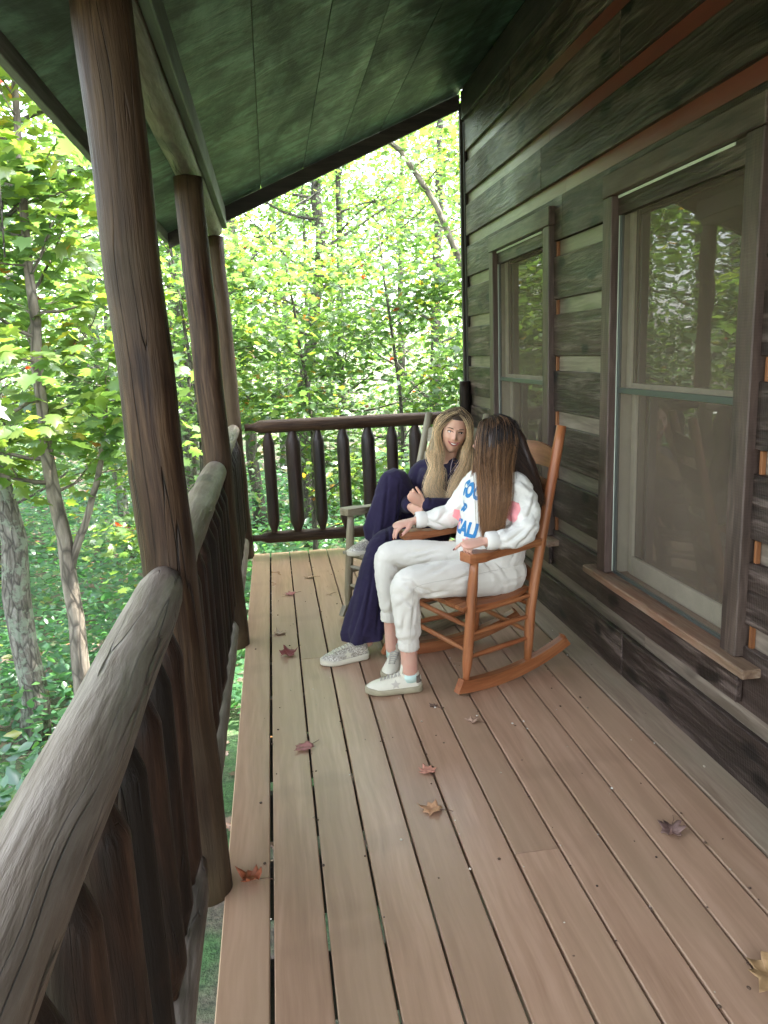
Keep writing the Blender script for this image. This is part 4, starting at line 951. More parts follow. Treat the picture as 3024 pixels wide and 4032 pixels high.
def text_flat(s, size, shear=.25, bold=.0048):
    cu = bpy.data.curves.new('t', 'FONT'); cu.body = s; cu.size = size; cu.shear = shear; cu.offset = bold; cu.resolution_u = 3
    o = bpy.data.objects.new('t', cu); COL.objects.link(o); dg = bpy.context.evaluated_depsgraph_get(); me = bpy.data.meshes.new_from_object(o.evaluated_get(dg))
    bm = bmesh.new(); bm.from_mesh(me); bmesh.ops.triangulate(bm, faces=bm.faces[:])
    for _ in range(2):
        E_ = [e for e in bm.edges if e.calc_length() > .008]
        if E_: bmesh.ops.subdivide_edges(bm, edges=E_, cuts=1); bmesh.ops.triangulate(bm, faces=bm.faces[:])
    bm.verts.index_update(); v2 = [(v.co.x, v.co.y) for v in bm.verts]; f2 = [tuple(v.index for v in f.verts) for f in bm.faces]; bm.free()
    bpy.data.objects.remove(o); bpy.data.curves.remove(cu); bpy.data.meshes.remove(me); return v2, f2
def poly_flat(pts, step=.006):
    bm = bmesh.new(); vs = [bm.verts.new((x, y, 0)) for x, y in pts]; bm.faces.new(vs); bmesh.ops.triangulate(bm, faces=bm.faces[:])
    for _ in range(3):
        E_ = [e for e in bm.edges if e.calc_length() > .012]
        if E_: bmesh.ops.subdivide_edges(bm, edges=E_, cuts=1); bmesh.ops.triangulate(bm, faces=bm.faces[:])
    bm.verts.index_update(); r = [(v.co.x, v.co.y) for v in bm.verts], [tuple(v.index for v in f.verts) for f in bm.faces]; bm.free(); return r
M_blue = simple('print_blue', (.025, .18, .40), .8); M_pink = simple('print_pink', (.86, .33, .34), .8)

def person_white():
    root = thing('person', 'person with long brown hair in white sweatshirt and joggers, seated in the orange chair', 'person', (1.0, 3.43, .42))
    fw = V(-.93, -.36, 0).normalized(); lat = V(.36, -.93, 0).normalized()      # lat points to the camera side
    F = Frame((1.004, 3.425, 1.092), (-.86, .50, -.03), (.02, .02, 1))
    skin = MB(); head(skin, F)
    limb(skin, [(1.03, 3.43, 1.02), (1.045, 3.425, .95), (1.05, 3.43, .88)], [.045, .046, .06])
    limb(skin, [(1.05, 3.43, .90), (1.05, 3.43, .75), (1.0, 3.44, .50)], [.08, .09, .09], ell=(1.1, .75), up=fw)
    for sh, el, wr in ((V(1.085, 3.265, .895), V(1.065, 3.15, .715), V(.872, 3.132, .698)), (V(.955, 3.575, .875), V(.84, 3.655, .705), V(.655, 3.652, .695))):
        limb(skin, [(1.03, 3.43, .88), sh+V(-.03, 0, -.01), el+V(-.015, 0, -.005), wr], [.04, .03, .026, .022])
    for hp, kn, an in ((V(.99, 3.36, .48), V(.535, 3.245, .51), V(.532, 3.238, .085)), (V(.96, 3.52, .49), V(.505, 3.54, .56), V(.50, 3.52, .10))):
        limb(skin, [(.99, 3.44, .5), hp, hp.lerp(kn, .5), kn+V(.015, 0, -.01), kn.lerp(an, .35), an], [.08, .06, .05, .04, .042, .037])
    t1 = hand(skin, (.868, 3.132, .703), (-1, -.02, -.12), (0, -.35, 1), (0, 1, .3), curls=(.32, .95, 1.05, 1.1), thumb=(.8, .4, -.5))
    t2 = hand(skin, (.648, 3.652, .70), (-1, -.12, -.22), (-.1, -.2, 1), (0, -1, 0), curls=(.50, .55, .6, .65), spread=.09, thumb=(.75, .6, -.35))
    m2, _ = blob(skin, .0036, 1); finish(m2, 'body', M_skinW, root)
    nails([t1[0], t1[1], t1[2]]+t2, M_red, root)
    rg_ = MB(); r0 = t2[0][0]
    # sweatshirt
    s = MB()
    P_, R_ = smoothpath([(.965, 3.445, .50), (.975, 3.44, .60), (1.0, 3.435, .72), (1.02, 3.43, .84), (1.035, 3.428, .915), (1.045, 3.428, .955)], [.165, .185, .190, .185, .14, .075], 5)
    cap(s, P_, R_, ell=(1.06, .80), up=fw, n=28)
    limb(s, [V(1.03, 3.43, .90), V(1.045, 3.295, .900), V(1.075, 3.235, .835), V(1.055, 3.165, .735), V(.99, 3.142, .705), V(.945, 3.136, .703)], [.080, .074, .067, .060, .051, .047], k=5)
    limb(s, [V(1.03, 3.43, .89), V(.965, 3.56, .88), V(.915, 3.625, .80), V(.845, 3.655, .715), V(.77, 3.655, .70), V(.735, 3.652, .70)], [.08, .078, .074, .066, .058, .048], k=5)
    s.tube([(.908, 3.134, .702), (.868, 3.132, .702)], [.040, .037], n=20); s.tube([(.70, 3.652, .70), (.655, 3.652, .70)], [.037, .035], n=20)
    s.tube([(1.045, 3.428, .94), (1.04, 3.427, .975)], [.068, .06], n=20)
    m2, _ = blob(s, .005, 2, fold_disp(.0038, [((1.085, 3.16, .73), (1, .3, 1), .09, .0045), ((.85, 3.65, .72), (1, 0, .8), .08, .004), ((1.09, 3.24, .86), (.4, .5, 1), .09, .004), ((.93, 3.40, .56), (0, .2, 1), .12, .004), ((.95, 3.57, .84), (.6, .2, 1), .08, .004)], 1.3, lines=[(1.09, .819, .93, .73), (1.106, .771, 1.0, .675), (1.122, .887, 1.066, .805), (1.03, .64, .94, .665), (1.043, .961, .988, .903), (.955,.70,1.03,.745), (.70, .71, .81, .65), (.655, .665, .73, .64), (.84, .79, .76, .70), (.80,.74,.86,.80), (.95,.60,.90,.67), (1.0,.60,.96,.66)]))
    sw = finish(m2, 'sweatshirt', M_white, root); bv = bvh_of(sw)
    for (a, b) in ((V(.912, 3.134, .702), V(.868, 3.132, .702)), (V(.70, 3.652, .70), V(.655, 3.652, .70))):
        cf = MB(); vs = []; n = 40
        for (t, r) in ((-.25, .036), (0, .040), (.4, .0405), (.9, .039), (1, .034)):
            c_ = a.lerp(b, t)
            for k in range(n):
                an = 2*math.pi*k/n; rr = r+.0007*(k % 2); vs.append(c_+V(0, math.cos(an)*rr, math.sin(an)*rr))
        cf.add(vs, [(i*n+k, i*n+(k+1) % n, i*n+n+(k+1) % n, i*n+n+k) for i in range(4) for k in range(n)]); cf.build('cuff', M_white, sw)
    base = V(1.0, 3.435, 0)
    for txt, z, s0, size in (('GOOD', .842, -.155, .092), ('to', .775, -.105, .068), ('CALI', .668, -.140, .090)):
        v2, f2 = text_flat(txt, size); print_on(bv, 'printed_words', v2, f2, base+lat*s0+V(0, 0, z), lat, V(0, 0, 1), fw, M_blue, sw)
    v2, f2 = text_flat('to go', .062); 
    heart = [(0, -.045), (.02, -.03), (.042, -.012), (.045, .012), (.030, .034), (.012, .026), (.004, .04), (-.012, .020), (-.03, .028), (-.04, .004), (-.03, -.018)]
    for (s0, z, k) in ((-.15, .715, 1.5), (.205, .80, 1.4), (-.01, .63, .8)):
        v2, f2 = poly_flat([(x*k, y*k) for x, y in heart]); print_on(bv, 'printed_shape', v2, f2, base+lat*s0+V(0, 0, z), lat, V(0, 0, 1), fw, M_pink, sw)
    # joggers
    j = MB()
    cap(j, [(1.0, 3.44, .46), (.98, 3.44, .56)], [.15, .155], ell=(1.08, .80), up=fw, n=24)
    limb(j, [V(1.02, 3.36, .485), V(.90, 3.325, .487), V(.72, 3.28, .50), V(.56, 3.245, .508), V(.525, 3.24, .47), V(.528, 3.24, .38), V(.532, 3.238, .272)], [.105, .100, .088, .075, .070, .064, .057], k=5)
    limb(j, [V(.98, 3.52, .50), V(.86, 3.525, .51), V(.70, 3.535, .535), V(.53, 3.545, .560), V(.495, 3.545, .52), V(.492, 3.535, .42), V(.495, 3.525, .31)], [.105, .095, .085, .073, .068, .062, .054], k=5)
    m2, _ = blob(j, .005, 2, fold_disp(.0032, [((.56, 3.24, .46), (1, 0, -.6), .08, .005), ((.53, 3.54, .52), (1, 0, -.6), .07, .004), ((.95, 3.33, .50), (1, .2, .5), .12, .004), ((.53, 3.24, .27), (0, 0, 1), .07, .005), ((.495, 3.53, .30), (0, 0, 1), .06, .004)], 5.1, lines=[(.544, .506, .593, .45), (.556, .513, .636, .47), (.513, .521, .551, .497), (.875, .618, .914, .555), (.946, .601, .982, .526), (.978, .574, 1.03, .55), (.835, .566, .898, .58), (.589, .454, .691, .465), (.557, .425, .544, .34), (.507, .36, .50, .31), (.639, .562, .709, .576), (.747, .513, .826, .538), (.58,.40,.575,.33), (.60,.585,.70,.60), (.52,.45,.545,.42)]))
    jo = finish(m2, 'joggers', M_whitep, root)
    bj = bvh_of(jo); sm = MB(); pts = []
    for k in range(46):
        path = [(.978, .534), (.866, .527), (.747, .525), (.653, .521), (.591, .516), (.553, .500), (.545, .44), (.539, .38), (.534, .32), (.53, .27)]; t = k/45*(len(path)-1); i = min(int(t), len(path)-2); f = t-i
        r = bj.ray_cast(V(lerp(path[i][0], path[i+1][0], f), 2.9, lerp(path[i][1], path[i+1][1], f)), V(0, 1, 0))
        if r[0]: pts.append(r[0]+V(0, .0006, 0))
    sm.tube(pts, .0017, n=5); sm.build('seam', simple('seam_thread', (.5, .47, .40), .9), jo)  # seam thread slightly darker than the jogger cloth
    for c_ in (V(.532, 3.238, .222), V(.495, 3.525, .262)):
        cf = MB(); vs = []; n = 48
        for (dz, r) in ((.03, .045), (.022, .049), (.012, .0515), (-.004, .0505), (-.018, .0515), (-.024, .046)):
            for k in range(n):
                an = 2*math.pi*k/n; rr = (r+.0022*math.sin(an*17))*.93; vs.append(c_+V(math.cos(an)*rr, math.sin(an)*rr, dz))
        cf.add(vs, [(i*n+k, i*n+n+k, i*n+n+(k+1) % n, i*n+(k+1) % n) for i in range(5) for k in range(n)]); cf.build('elastic_cuff', M_whitep, jo)
    for c_, up_ in ((V(.532, 3.238, .05), .084), (V(.507, 3.525, .05), .130)): sk = MB(); sk.tube([c_, V(c_.x, c_.y, up_)], [.0405, .0395], n=18); sk.build('sock', M_sock, root)
    mats = (M_shoe, M_sole, M_lace, M_tab)
    shoe(root, (.588, 3.232, 0), (.326, 3.252, 0), mats, star=M_starp, collar=.090, tongue=.030)
    shoe(root, (.535, 3.580, 0), (.452, 3.345, 0), mats, star=M_starp, collar=.125, tongue=.03)
    # hair: scalp cap, long straight curtain in front of the near shoulder, rest down the back
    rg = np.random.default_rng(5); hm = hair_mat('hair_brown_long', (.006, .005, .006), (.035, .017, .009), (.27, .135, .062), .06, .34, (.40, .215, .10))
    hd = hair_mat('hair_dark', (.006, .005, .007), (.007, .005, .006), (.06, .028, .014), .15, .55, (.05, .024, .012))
    H_ = MB(); D_ = MB()
    def scalp(x, y, z, k=1.0):
        v = V(x, y, z).normalized(); return F.p(v.x*.082*k, v.y*.098*k-.006, v.z*.117*k-.004)
    # x in the head frame: which sign is the camera side?
    sx = 1 if F.r.dot(V(0, -1, 0)) > 0 else -1
    capm = MB()
    for i in range(1):
        n = 28; vs = []; fs = []
        for a in range(n+1):
            th = math.pi*.66*a/n
            for b in range(2*n):
                ph = math.pi*b/n; x, y, z = math.sin(th)*math.cos(ph), math.sin(th)*math.sin(ph), math.cos(th)
                if y > .35 and z < .55 and abs(x) < .75: k = .90
                else: k = .985
                vs.append(scalp(x, y, z, k))
        for a in range(n):
            for b in range(2*n): fs.append((a*2*n+b, (a+1)*2*n+b, (a+1)*2*n+(b+1) % (2*n), a*2*n+(b+1) % (2*n)))
        capm.add(vs, fs, [(0, 0, 0)]*len(vs), .2)
    gs = []; gd = []
    for i in range(26):
        t = i/25; az = lerp(math.radians(46), math.radians(-60), t)       # around the camera side, from face to nape
        dirx, diry = sx*math.cos(az), math.sin(az)
        top = scalp(sx*.10, lerp(.62, -.35, t), 1.0, 1.0); mid1 = scalp(dirx*.62, diry*.72, .62, 1.03); mid2 = scalp(dirx, diry*.95, .02, 1.03); 
        ex = lerp(.905, 1.125, t**.9); ey = lerp(3.30, 3.235, math.sin(t*2.2)); ez = .66+.05*t+rg.uniform(-.02, .06)
        ex = lerp(.882, .962, t); E_ = V(ex, ey-.035, ez)
        j1 = mid2.lerp(V(ex, ey-.012, .93), .40)+V(0, -.008, 0); j1.z = 1.0
        j2 = V(lerp(ex, mid2.x, .22), ey-.040, .88)
        gs.append(([top, mid1, mid2, j1, j2, E_], [.009, .014, .015, .020, .024, .014], 1., i*.7))
    strands(H_, gs, 7600, .00056, rg)
    for i in range(26):
        t = i/25; az = lerp(math.radians(5), math.radians(-178), t); dirx, diry = sx*math.cos(az), math.sin(az)
        top = scalp(sx*lerp(.15, -.3, t), lerp(.3, -.5, t), 1., 1.015); mid1 = scalp(dirx*.7, diry*.75, .6, 1.04); mid2 = scalp(dirx, diry, -.05, 1.04)
        E_ = V(lerp(1.175, 1.20, t), lerp(3.27, 3.46, t), lerp(.82, .74, t)); j = mid2.lerp(E_, .5)+V(.012, -.004, .03)
        gd.append(([top, mid1, mid2, j, E_], [.010, .015, .016, .022, .020], 1., i*.7))
    strands(D_, gd, 3600, .0009, rg)
    gf = []
    for i in range(10):
        t = i/9; az = lerp(math.radians(60), math.radians(-30), t); dirx, diry = -sx*math.cos(az), math.sin(az)
        top = scalp(-sx*.1, lerp(.6, -.2, t), 1., 1.); mid1 = scalp(dirx*.62, diry*.75, .62, 1.03); mid2 = scalp(dirx, diry*.95, .0, 1.03)
        E_ = V(lerp(.90, .93, t), lerp(3.55, 3.59, t), .73); j = mid2.lerp(E_, .5)+V(0, 0, .02)
        gf.append(([top, mid1, mid2, j, E_], [.006, .010, .014, .02, .015], 1., i*.7))
    strands(H_, gf, 600, .0012, rg)
    core = MB()
    core.tube([(1.01, 3.35, 1.12), (1.005, 3.325, 1.02), (.99, 3.285, .92), (.965, 3.235, .84)], [.065, .068, .060, .035], n=16, ell=(1., .30), up=(0, -1, 0), round_ends=True)
    core.tube([(1.10, 3.40, 1.10), (1.125, 3.37, 1.0), (1.16, 3.35, .88), (1.185, 3.36, .80)], [.06, .062, .06, .03], n=14, ell=(1., .5), up=(1, 0, 0), round_ends=True)
    core.wc = [(0, 0, .25)]*len(core.v)
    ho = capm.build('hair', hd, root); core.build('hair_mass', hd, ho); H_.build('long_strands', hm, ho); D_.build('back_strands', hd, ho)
    return F
person_white()

def person_navy():
    root = thing('person', 'smiling person with wavy blonde hair in navy clothes, one knee drawn up on the seat', 'person', (.80, 4.3, .42))
    fw = V(-.80, -.60, 0).normalized(); lat = V(.60, -.80, 0)
    F = Frame((1.005, 4.275, 1.055), (-.13, -.985, -.07), (.19, 0, 1))
    skin = MB(); head(skin, F)
    limb(skin, [(1.0, 4.30, .99), (.985, 4.32, .92), (.97, 4.34, .84)], [.045, .046, .06])
    limb(skin, [(.965, 4.345, .84), (.93, 4.36, .68), (.82, 4.32, .50)], [.09, .11, .12], ell=(1.1, .7), up=fw)
    shl, ell_, wrl = V(.86, 4.46, .80), V(.72, 4.30, .66), V(.715, 4.10, .675)
    shr, elr, wrr = V(1.06, 4.215, .80), V(.955, 4.06, .655), V(.775, 4.0, .70)
    limb(skin, [(.965, 4.345, .83), shl, ell_, wrl], [.05, .042, .034, .022]); limb(skin, [(.965, 4.345, .83), shr, elr, wrr], [.05, .042, .034, .022])
    kl, al = V(.53, 3.985, .485), V(.395, 3.725, .07); kr, ar = V(.655, 4.25, .80), V(.535, 4.25, .44)
    limb(skin, [(.8, 4.32, .5), (.86, 4.2, .48), kl, al], [.1, .085, .055, .037]); limb(skin, [(.8, 4.32, .5), (.76, 4.4, .5), kr, ar], [.1, .085, .055, .037])
    hand(skin, wrr+V(-.01, 0, .002), (-.75, .05, .62), (-.3, -1, .1), (0, 0, 1), curls=(.75, .85, .95, 1.05), spread=.10, s=.92, thumb=(.8, .5, -.3))
    hand(skin, wrl+V(.0, -.01, -.002), (.35, -.9, -.1), (-.9, -.4, .3), (0, 0, 1), curls=(.6, .7, .8, .9), thumb=(.8, .5, -.3))
    m2, _ = blob(skin, .0034, 1); body = finish(m2, 'body', M_skinB, root); bv = bvh_of(body)
    # face details placed on the head's surface
    def on(x, z, off=.0):
        q = F.p(x, .3, z); r = bv.ray_cast(q, -F.f); return (r[0] if r[0] else F.p(x, .095, z))+F.f*off
    M_h = Matrix((F.r, F.f, F.u)).transposed()
    ey = MB(); ir = MB(); lid = MB(); br = MB()
    look = F.r*(-.35 if F.r.x < 0 else .35)*1.0
    for s_ in (-1, 1):
        c_ = on(s_*.030, .011, -.004); ey.ellipsoid(c_, (.0125, .008, .0048), M=M_h, n=8)
        ir.ellipsoid(c_+F.f*.0058+V(.0035, 0, 0), (.0056, .0026, .0048), M=M_h, n=6)
        pts = [on(s_*(.030+k*.0165), .0185-.006*k*k+.001*abs(k), .0025) for k in (-1, -.5, 0, .5, 1)]; lid.tube(pts, .0018, n=5)
        pts = [on(s_*(.016+.032*k), .0305+.006*math.sin(k*2.2)-.004*k, .0016) for k in (0, .25, .5, .75, 1)]; br.tube(pts, [.0022, .0028, .0026, .002, .001], n=5)
    M_dk = simple('brow_brown', (.05, .028, .015), .7)
    ey.build('eyes', simple('eye_white', (.62, .58, .54), .2), root); ir.build('irises', simple('iris_dark', (.03, .018, .01), .15), root); lid.build('eyelashes', simple('lash', (.02, .012, .01), .6), root); br.build('eyebrows', M_dk, root)
    mo = MB(); te = MB(); lp = MB()
    def mrow(zf, off, n=13, w_=.033): return [on(x, zf(x/w_), off) for x in np.linspace(-w_, w_, n)]
    top = lambda k: -.0475+.0075*k*k; bot = lambda k: -.0625+.0225*k*k**1*1 if False else -.0625+.0220*k*k
    a, b = mrow(top, .0018), mrow(bot, .0018)
    mo.add(a+b, [(i, i+1, 14+i, 13+i) for i in range(12)]); mo.build('mouth', simple('mouth_dark', (.10, .02, .02), .5), root)
    a, b = mrow(lambda k: top(k)-.0006, .0032, 13, .0255), mrow(lambda k: lerp(top(k), bot(k), .62), .0032, 13, .0255)
    te.add(a+b, [(i, i+1, 14+i, 13+i) for i in range(12)]); te.build('teeth', simple('tooth_white', (.85, .82, .76), .25), root)
    lp.tube(mrow(top, .0028), [.0012]+[.0026]*11+[.0012], n=6); lp.tube(mrow(bot, .0028), [.0012]+[.0036]*11+[.0012], n=6)
    lp.build('lips', simple('lip_rose', (.42, .13, .11), .4), root)
    # sweatshirt
    s = MB()
    P_, R_ = smoothpath([(.83, 4.33, .50), (.87, 4.35, .60), (.925, 4.36, .71), (.96, 4.35, .79), (.97, 4.34, .84), (.975, 4.335, .875)], [.155, .165, .172, .165, .12, .07], 5)
    cap(s, P_, R_, ell=(1.06, .76), up=fw, n=26)
    limb(s, [V(.965, 4.345, .82), V(1.045, 4.23, .815), V(1.055, 4.16, .745), V(.965, 4.06, .665), V(.87, 4.02, .675), V(.80, 4.003, .695)], [.075, .078, .074, .066, .056, .047], k=5)
    limb(s, [V(.965, 4.345, .82), V(.865, 4.455, .81), V(.79, 4.41, .735), V(.725, 4.30, .665), V(.72, 4.20, .67), V(.716, 4.14, .673)], [.075, .076, .070, .062, .052, .045], k=5)
    m2, _ = blob(s, .006, 3, fold_disp(.004, [((.97, 4.06, .68), (1, 0, 1), .09, .0045), ((1.05, 4.2, .79), (.3, .5, 1), .08, .004), ((.75, 4.3, .68), (1, 0, 1), .08, .004)], 9.3, lines=[(1.07, .80, .98, .70), (1.04, .84, .96, .78), (.93, .70, .86, .66), (.98, .66, .90, .69), (.84, .80, .80, .72), (.86, .64, .83, .69)]))
    sw = finish(m2, 'sweatshirt', M_navy, root)
    pp = MB(); bs = bvh_of(sw)
    for z0 in (.835, .845):
        pts = []
        for k in np.linspace(-1, 1, 15):
            q = V(.97, 4.34, 0)+lat*(.11+.05*k)*1.0; q.z = 1.1; r = bs.ray_cast(q+fw*(.10*(1-abs(k)) if z0 < .84 else -.05), V(0, 0, -1))
            if r[0]: pts.append(r[0]+V(0, 0, .002))
        if len(pts) > 3: pp.tube(pts, .0025, n=5)
    if pp.v: pp.build('piping', simple('piping_pale', (.5, .42, .45), .8), sw)
    # wide trousers
    j = MB()
    cap(j, [(.83, 4.33, .47), (.84, 4.33, .54)], [.14, .15], ell=(1.08, .8), up=fw, n=22)
    limb(j, [V(.86, 4.21, .49), V(.72, 4.11, .50), V(.56, 4.005, .495), V(.505, 3.945, .44), V(.455, 3.86, .31), V(.405, 3.775, .16), V(.385, 3.745, .085)], [.10, .095, .086, .083, .094, .110, .118], k=5)
    limb(j, [V(.77, 4.40, .51), V(.72, 4.34, .63), V(.665, 4.265, .785), V(.635, 4.25, .78), V(.605, 4.24, .69), V(.575, 4.238, .58), V(.565, 4.238, .53)], [.10, .092, .080, .078, .086, .098, .105], k=5)
    m2, _ = blob(j, .006, 3, fold_disp(.003, [((.53, 3.98, .45), (1, 0, 1), .09, .004)], 15., lines=[(.60, .80, .56, .56), (.67, .78, .64, .55), (.46, .42, .36, .12), (.52, .44, .44, .12), (.55, .53, .50, .44), (.41, .34, .30, .10)]))
    # trim the rounded hems flat
    bm = bmesh.new(); bm.from_mesh(m2)
    bmesh.ops.bisect_plane(bm, geom=bm.verts[:]+bm.edges[:]+bm.faces[:], plane_co=(0, 0, .045), plane_no=(.1, 0, -1), clear_outer=True)
    cutv = [v for v in bm.verts if False]; bm.to_mesh(m2); bm.free()
    # vertical drape folds below the knees
    n = len(m2.vertices); co = np.empty(n*3, np.float32); m2.vertices.foreach_get('co', co); co = co.reshape(-1, 3).astype(float)
    for (c0, c1, zt, zb_) in ((V(.455, 3.86, .31), V(.375, 3.735, .05), .42, .05), (V(.605, 4.24, .69), V(.56, 4.238, .45), .72, .45)):
        for i in range(n):
            p = co[i]; 
            if zb_-.1 < p[2] < zt:
                t = (c0.z-p[2])/(c0.z-c1.z); cx0, cy0 = lerp(c0.x, c1.x, t), lerp(c0.y, c1.y, t); dx, dy = p[0]-cx0, p[1]-cy0; r = math.hypot(dx, dy)
                if .02 < r < .16:
                    k = min(1, (zt-p[2])/(zt-zb_)); am = 1+.11*k*math.sin(math.atan2(dy, dx)*6+1.5*t); co[i, 0] = cx0+dx*am; co[i, 1] = cy0+dy*am
    m2.vertices.foreach_set('co', co.astype(np.float32).ravel()); m2.update()
    finish(m2, 'wide_trousers', M_navy, root)
    mats = (M_glit, M_solew, M_shoe, M_shoe)
    shoe(root, (.395, 3.672, 0), (.147, 3.616, 0), mats, star=M_shoe, collar=.07, tongue=.0); shoe(root, (.60, 4.275, .408), (.36, 4.205, .392), mats, star=M_shoe, collar=.07, tongue=.0)
    # bracelets and bead necklace
    b_ = MB()
    for k in range(3):
        c_ = lerp(wrl, ell_, .10+.07*k); ax = (ell_-wrl).normalized(); x = ax.orthogonal().normalized(); y = ax.cross(x)
        b_.tube([c_+x*math.cos(a)*.026+y*math.sin(a)*.026 for a in np.linspace(0, 2*math.pi, 22)], .0028, n=6, cap=False)
    b_.build('bracelets', M_gold, root)
    b_ = MB(); bs = bvh_of(sw)
    for k in range(46):
        t = k/45*2-1; q = V(.955, 4.30, .9)+V(.5*t*.10, -.02, 0)+fw*.0; z = .70+.22*abs(t)**1.3
        r = bs.ray_cast(V(q.x, q.y-.6, z), V(0, 1, 0)); 
        if r[0] and r[0].y > 4.0: b_.ellipsoid(r[0]+V(0, -.004, 0), (.004, .004, .004), n=5)
    if b_.v: b_.build('bead_necklace', simple('beads_brown', (.25, .12, .05), .35), root)
    # wavy hair, dark at the parting
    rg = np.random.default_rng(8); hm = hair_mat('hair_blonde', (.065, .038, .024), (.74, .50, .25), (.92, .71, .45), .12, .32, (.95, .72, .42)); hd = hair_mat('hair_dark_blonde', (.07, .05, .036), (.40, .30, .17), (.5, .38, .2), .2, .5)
    def scalp(x, y, z, k=1.0):
        v = V(x, y, z).normalized(); return F.p(v.x*.083*k, v.y*.100*k-.006, v.z*.127*k)
    capm = MB(); n = 28; vs = []; fs = []
    for a in range(n+1):
        th = math.pi*.70*a/n
        for b in range(2*n):
            ph = math.pi*b/n; x, y, z = math.sin(th)*math.cos(ph), math.sin(th)*math.sin(ph), math.cos(th)
            k = .985 if not (y > .15 and z < .62 and abs(x) < .80) else .86
            vs.append(scalp(x, y, z, k))
    for a in range(n):
        for b in range(2*n): fs.append((a*2*n+b, (a+1)*2*n+b, (a+1)*2*n+(b+1) % (2*n), a*2*n+(b+1) % (2*n)))
    capm.add(vs, fs, [(0, 0, .12)]*len(vs), .2)
    g = []; right = 1 if F.r.x > 0 else -1        # sign giving the image-right side
    for sg, ends in ((-right, ((.80, .725), (.90, .66))), (right, ((.965, .70), (1.04, .66)))):
        for i in range(16):
            t = i/15; az = lerp(math.radians(42), math.radians(-60), t); dx, dy = sg*math.cos(az), math.sin(az)
            top = scalp(sg*.04+.12*right, lerp(.50, -.4, t), 1., 1.); m1 = scalp(dx*.84, dy*.85, .60, 1.05); m2_ = scalp(dx*1.0, dy*.9-(.22 if t < .4 else 0), -.02, 1.18)
            if sg*right < 0:     # image-left locks
                a1 = V(.905, 4.215, .95)+V(.0-.04*t, .05*t, 0); a2 = V(.865+.03*t, 4.16, .86); a3 = V(.83+.03*t, 4.12, .76); E_ = V(.865+.035*t, 4.09, .685+.02*t)
            else:
                a1 = V(1.06+.03*t, 4.215+.06*t, .95); a2 = V(1.02+.075*t, 4.16+.04*t, .87); a3 = V(.965+.12*t, 4.10+.02*t, .79); E_ = V(.93+.14*t, 4.07, .71+.05*t)
            g.append(([top, m1, m2_, a1, a2, a3, E_], [.016, .016, .014, .020, .026, .030, .026], 1. if t < .6 else .7, i*.35+sg))
    S = MB(); strands(S, g, 8200, .00062, rg, wave=.018)
    gb = []
    for i in range(12):
        t = i/11; az = lerp(math.radians(-30), math.radians(-150), t); dx, dy = math.cos(az), math.sin(az)
        top = scalp(dx*.2, -.3, 1., 1.01); m1 = scalp(dx*.75, dy*.75, .55, 1.04); m2_ = scalp(dx, dy, -.1, 1.06); E_ = V(lerp(1.12, .9, t) if right*1 > 0 else lerp(.9, 1.12, t), 4.38, .80)
        gb.append(([top, m1, m2_, m2_.lerp(E_, .5)+V(0, .02, 0), E_], [.006, .01, .015, .02, .02], 1., i*.5))
    strands(S, gb, 700, .0014, rg, wave=.008)
    core = MB()
    core.tube([(.915, 4.27, 1.05), (.885, 4.235, .95), (.865, 4.20, .86), (.855, 4.16, .77)], [.03, .036, .035, .02], n=14, ell=(1., .35), up=(0, -1, 0), round_ends=True)
    core.tube([(1.09, 4.29, 1.05), (1.09, 4.27, .95), (1.05, 4.21, .86), (1.01, 4.16, .78)], [.03, .034, .034, .02], n=14, ell=(1., .45), up=(0, -1, 0), round_ends=True)
    core.wc = [(0, 0, .8)]*len(core.v)
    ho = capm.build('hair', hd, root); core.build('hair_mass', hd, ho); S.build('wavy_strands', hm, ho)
person_navy()
# ------------------------------------------------------------------ fallen leaves and crumbs on the deck
def dry_leaf(x, y, size, rot, col, label, curl=.5, seed=0):
    tv, tf = T_MAPLE; rgq = np.random.default_rng(seed); m = MB(); vs = []
    # refine the fan once so the leaf can curl
    pts = [Vector(p) for p in tv]; bm = bmesh.new(); bvv = [bm.verts.new((p.x, p.y-.4, 0)) for p in pts]
    for f in tf: bm.faces.new([bvv[i] for i in f])
    bmesh.ops.subdivide_edges(bm, edges=bm.edges[:], cuts=2, use_grid_fill=True); bmesh.ops.triangulate(bm, faces=bm.faces[:]); bm.verts.index_update()
    c, s_ = math.cos(rot), math.sin(rot)
    for v in bm.verts:
        p = v.co; r = math.hypot(p.x, p.y); z = curl*(.9*r*r*(1+.6*math.sin(3*math.atan2(p.y, p.x)+seed)))+.10*mnoise.noise(V(p.x*4+seed, p.y*4, seed))*1
        k = 1-.25*curl*r; vs.append([(c*p.x-s_*p.y)*size*k, (s_*p.x+c*p.y)*size*k, z*size])
    mn = min(v[2] for v in vs); vs = [V(x+a, y+b, z-mn+.0022) for a, b, z in vs]
    m.add(vs, [tuple(v.index for v in f.verts) for f in bm.faces], smooth=True); bm.free()
    o = m.build('dry_leaf', simple('dry_leaf_'+str(seed), col, .6, nscale=60, namt=.35, bump=.4), None, (x, y, 0)); tag(o, label, 'leaf', 'dry leaves fallen on the deck')
    st = MB(); b0 = V(x-s_*-.4*size*0+(.40*s_)*size, y-.40*c*size, .004+.05*size*curl); st.tube([b0, b0+V(s_*.02+.005, -c*.02, .004), b0+V(s_*.045, -c*.045, .003)], .0011, n=5); st.build('stem', simple('leaf_stem', (.12, .06, .04), .7), o)
    sd = o.modifiers.new('s', 'SOLIDIFY'); sd.thickness = .0008; return o
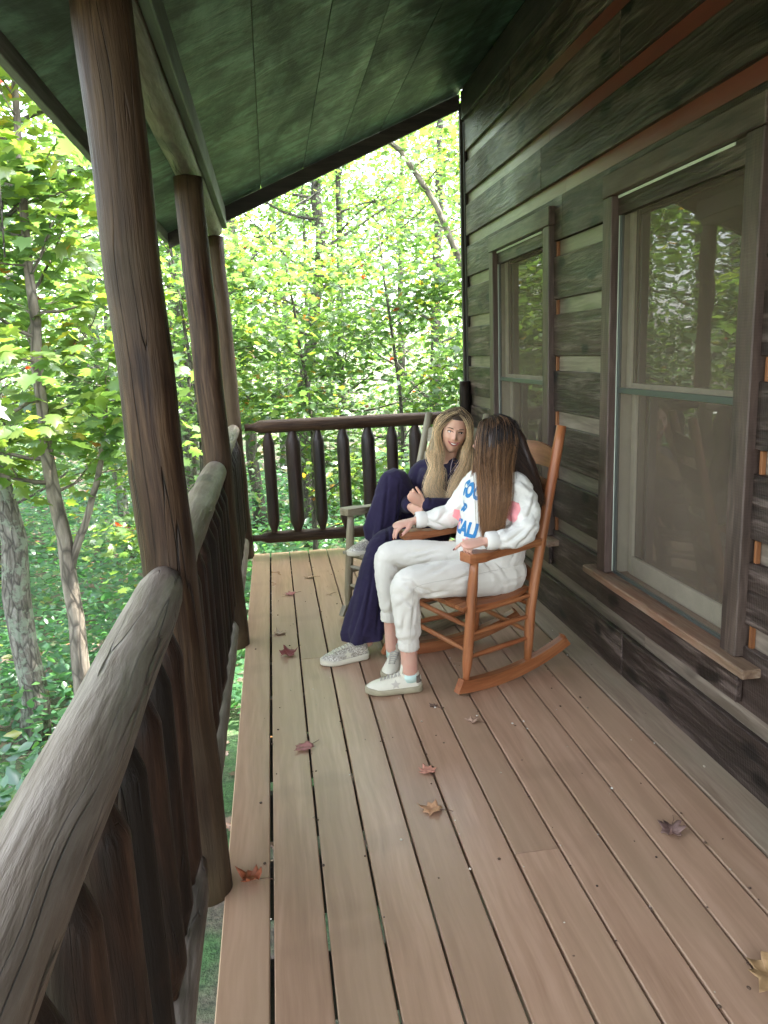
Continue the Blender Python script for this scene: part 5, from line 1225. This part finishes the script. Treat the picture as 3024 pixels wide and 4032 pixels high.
LV = [(.023, 4.819, .085, 1.9, (.28, .09, .07), 'dark red leaf on the deck left of the grey rocking chair', .5), (.167, 5.176, .075, 1.4, (.30, .20, .11), 'tan curled leaf nearest the far railing', .35),
      (-.05, 4.126, .085, .4, (.34, .24, .15), 'pale tan leaf lying over the gap beside the middle post', .5), (-.01, 3.78, .11, 2.9, (.20, .045, .04), 'crumpled deep red leaf at the left of the glitter sneaker', .9),
      (.027, 2.801, .085, 2.2, (.36, .15, .13), 'pinkish brown leaf left of the white sneakers, flat on the boards', .25), (.724, 2.873, .06, .9, (.40, .26, .18), 'small tan curled leaf in front of the orange chair', .7),
      (.469, 2.542, .075, .2, (.50, .22, .15), 'light orange pink leaf in the middle of the deck', .3), (.432, 2.296, .085, 1.1, (.45, .24, .12), 'golden brown leaf just nearer than the light pink one', .45),
      (1.148, 2.019, .095, 2.6, (.17, .10, .08), 'dark brown crumpled leaf near the cabin wall', .9), (-.165, 2.06, .085, 1.2, (.30, .08, .03), 'rusty red leaf tucked against the foot of the nearest post', .9),
      (.599, 3.05, .045, .5, (.12, .07, .05), 'shrivelled brown leaf beside the toe of the orange rocker', .2), (1.09, 1.44, .13, 2.2, (.36, .22, .10), 'big tan leaf at the very edge of the view on the near deck', .5), (.27, 4.75, .035, 2., (.35, .24, .13), 'tiny tan leaf by the front of the grey rocker', .3)]
for i, (x, y, s_, r, c, lab, cu) in enumerate(LV): dry_leaf(x, y, s_, r, c, lab, cu, i+1)
def crumbs():
    rg = np.random.default_rng(12); m = MB()
    for i in range(330):
        near = rg.random() < .55
        x = rg.uniform(-.2, 1.48); y = rg.uniform(.9, 5.8)
        if near: x = .049+.1467*rg.integers(-1, 10)+rg.normal(0, .006)
        s_ = rg.uniform(.0018, .0055); m.ellipsoid((x, y, s_*.4+.001), (s_, s_*rg.uniform(.5, 1.6), s_*.5), n=4, tone=float(rg.random()))
    mt = Mat('deck_crumb'); mt.P(Base_Color=mt.ramp(mt.attr('tone', 'Fac'), [(0., (.05, .03, .02)), (.55, (.12, .07, .04)), (.75, (.45, .38, .28)), (1., (.7, .68, .62))]), Roughness=.8)
    tag(m.build('deck_debris', mt.m), kind='stuff')
crumbs()
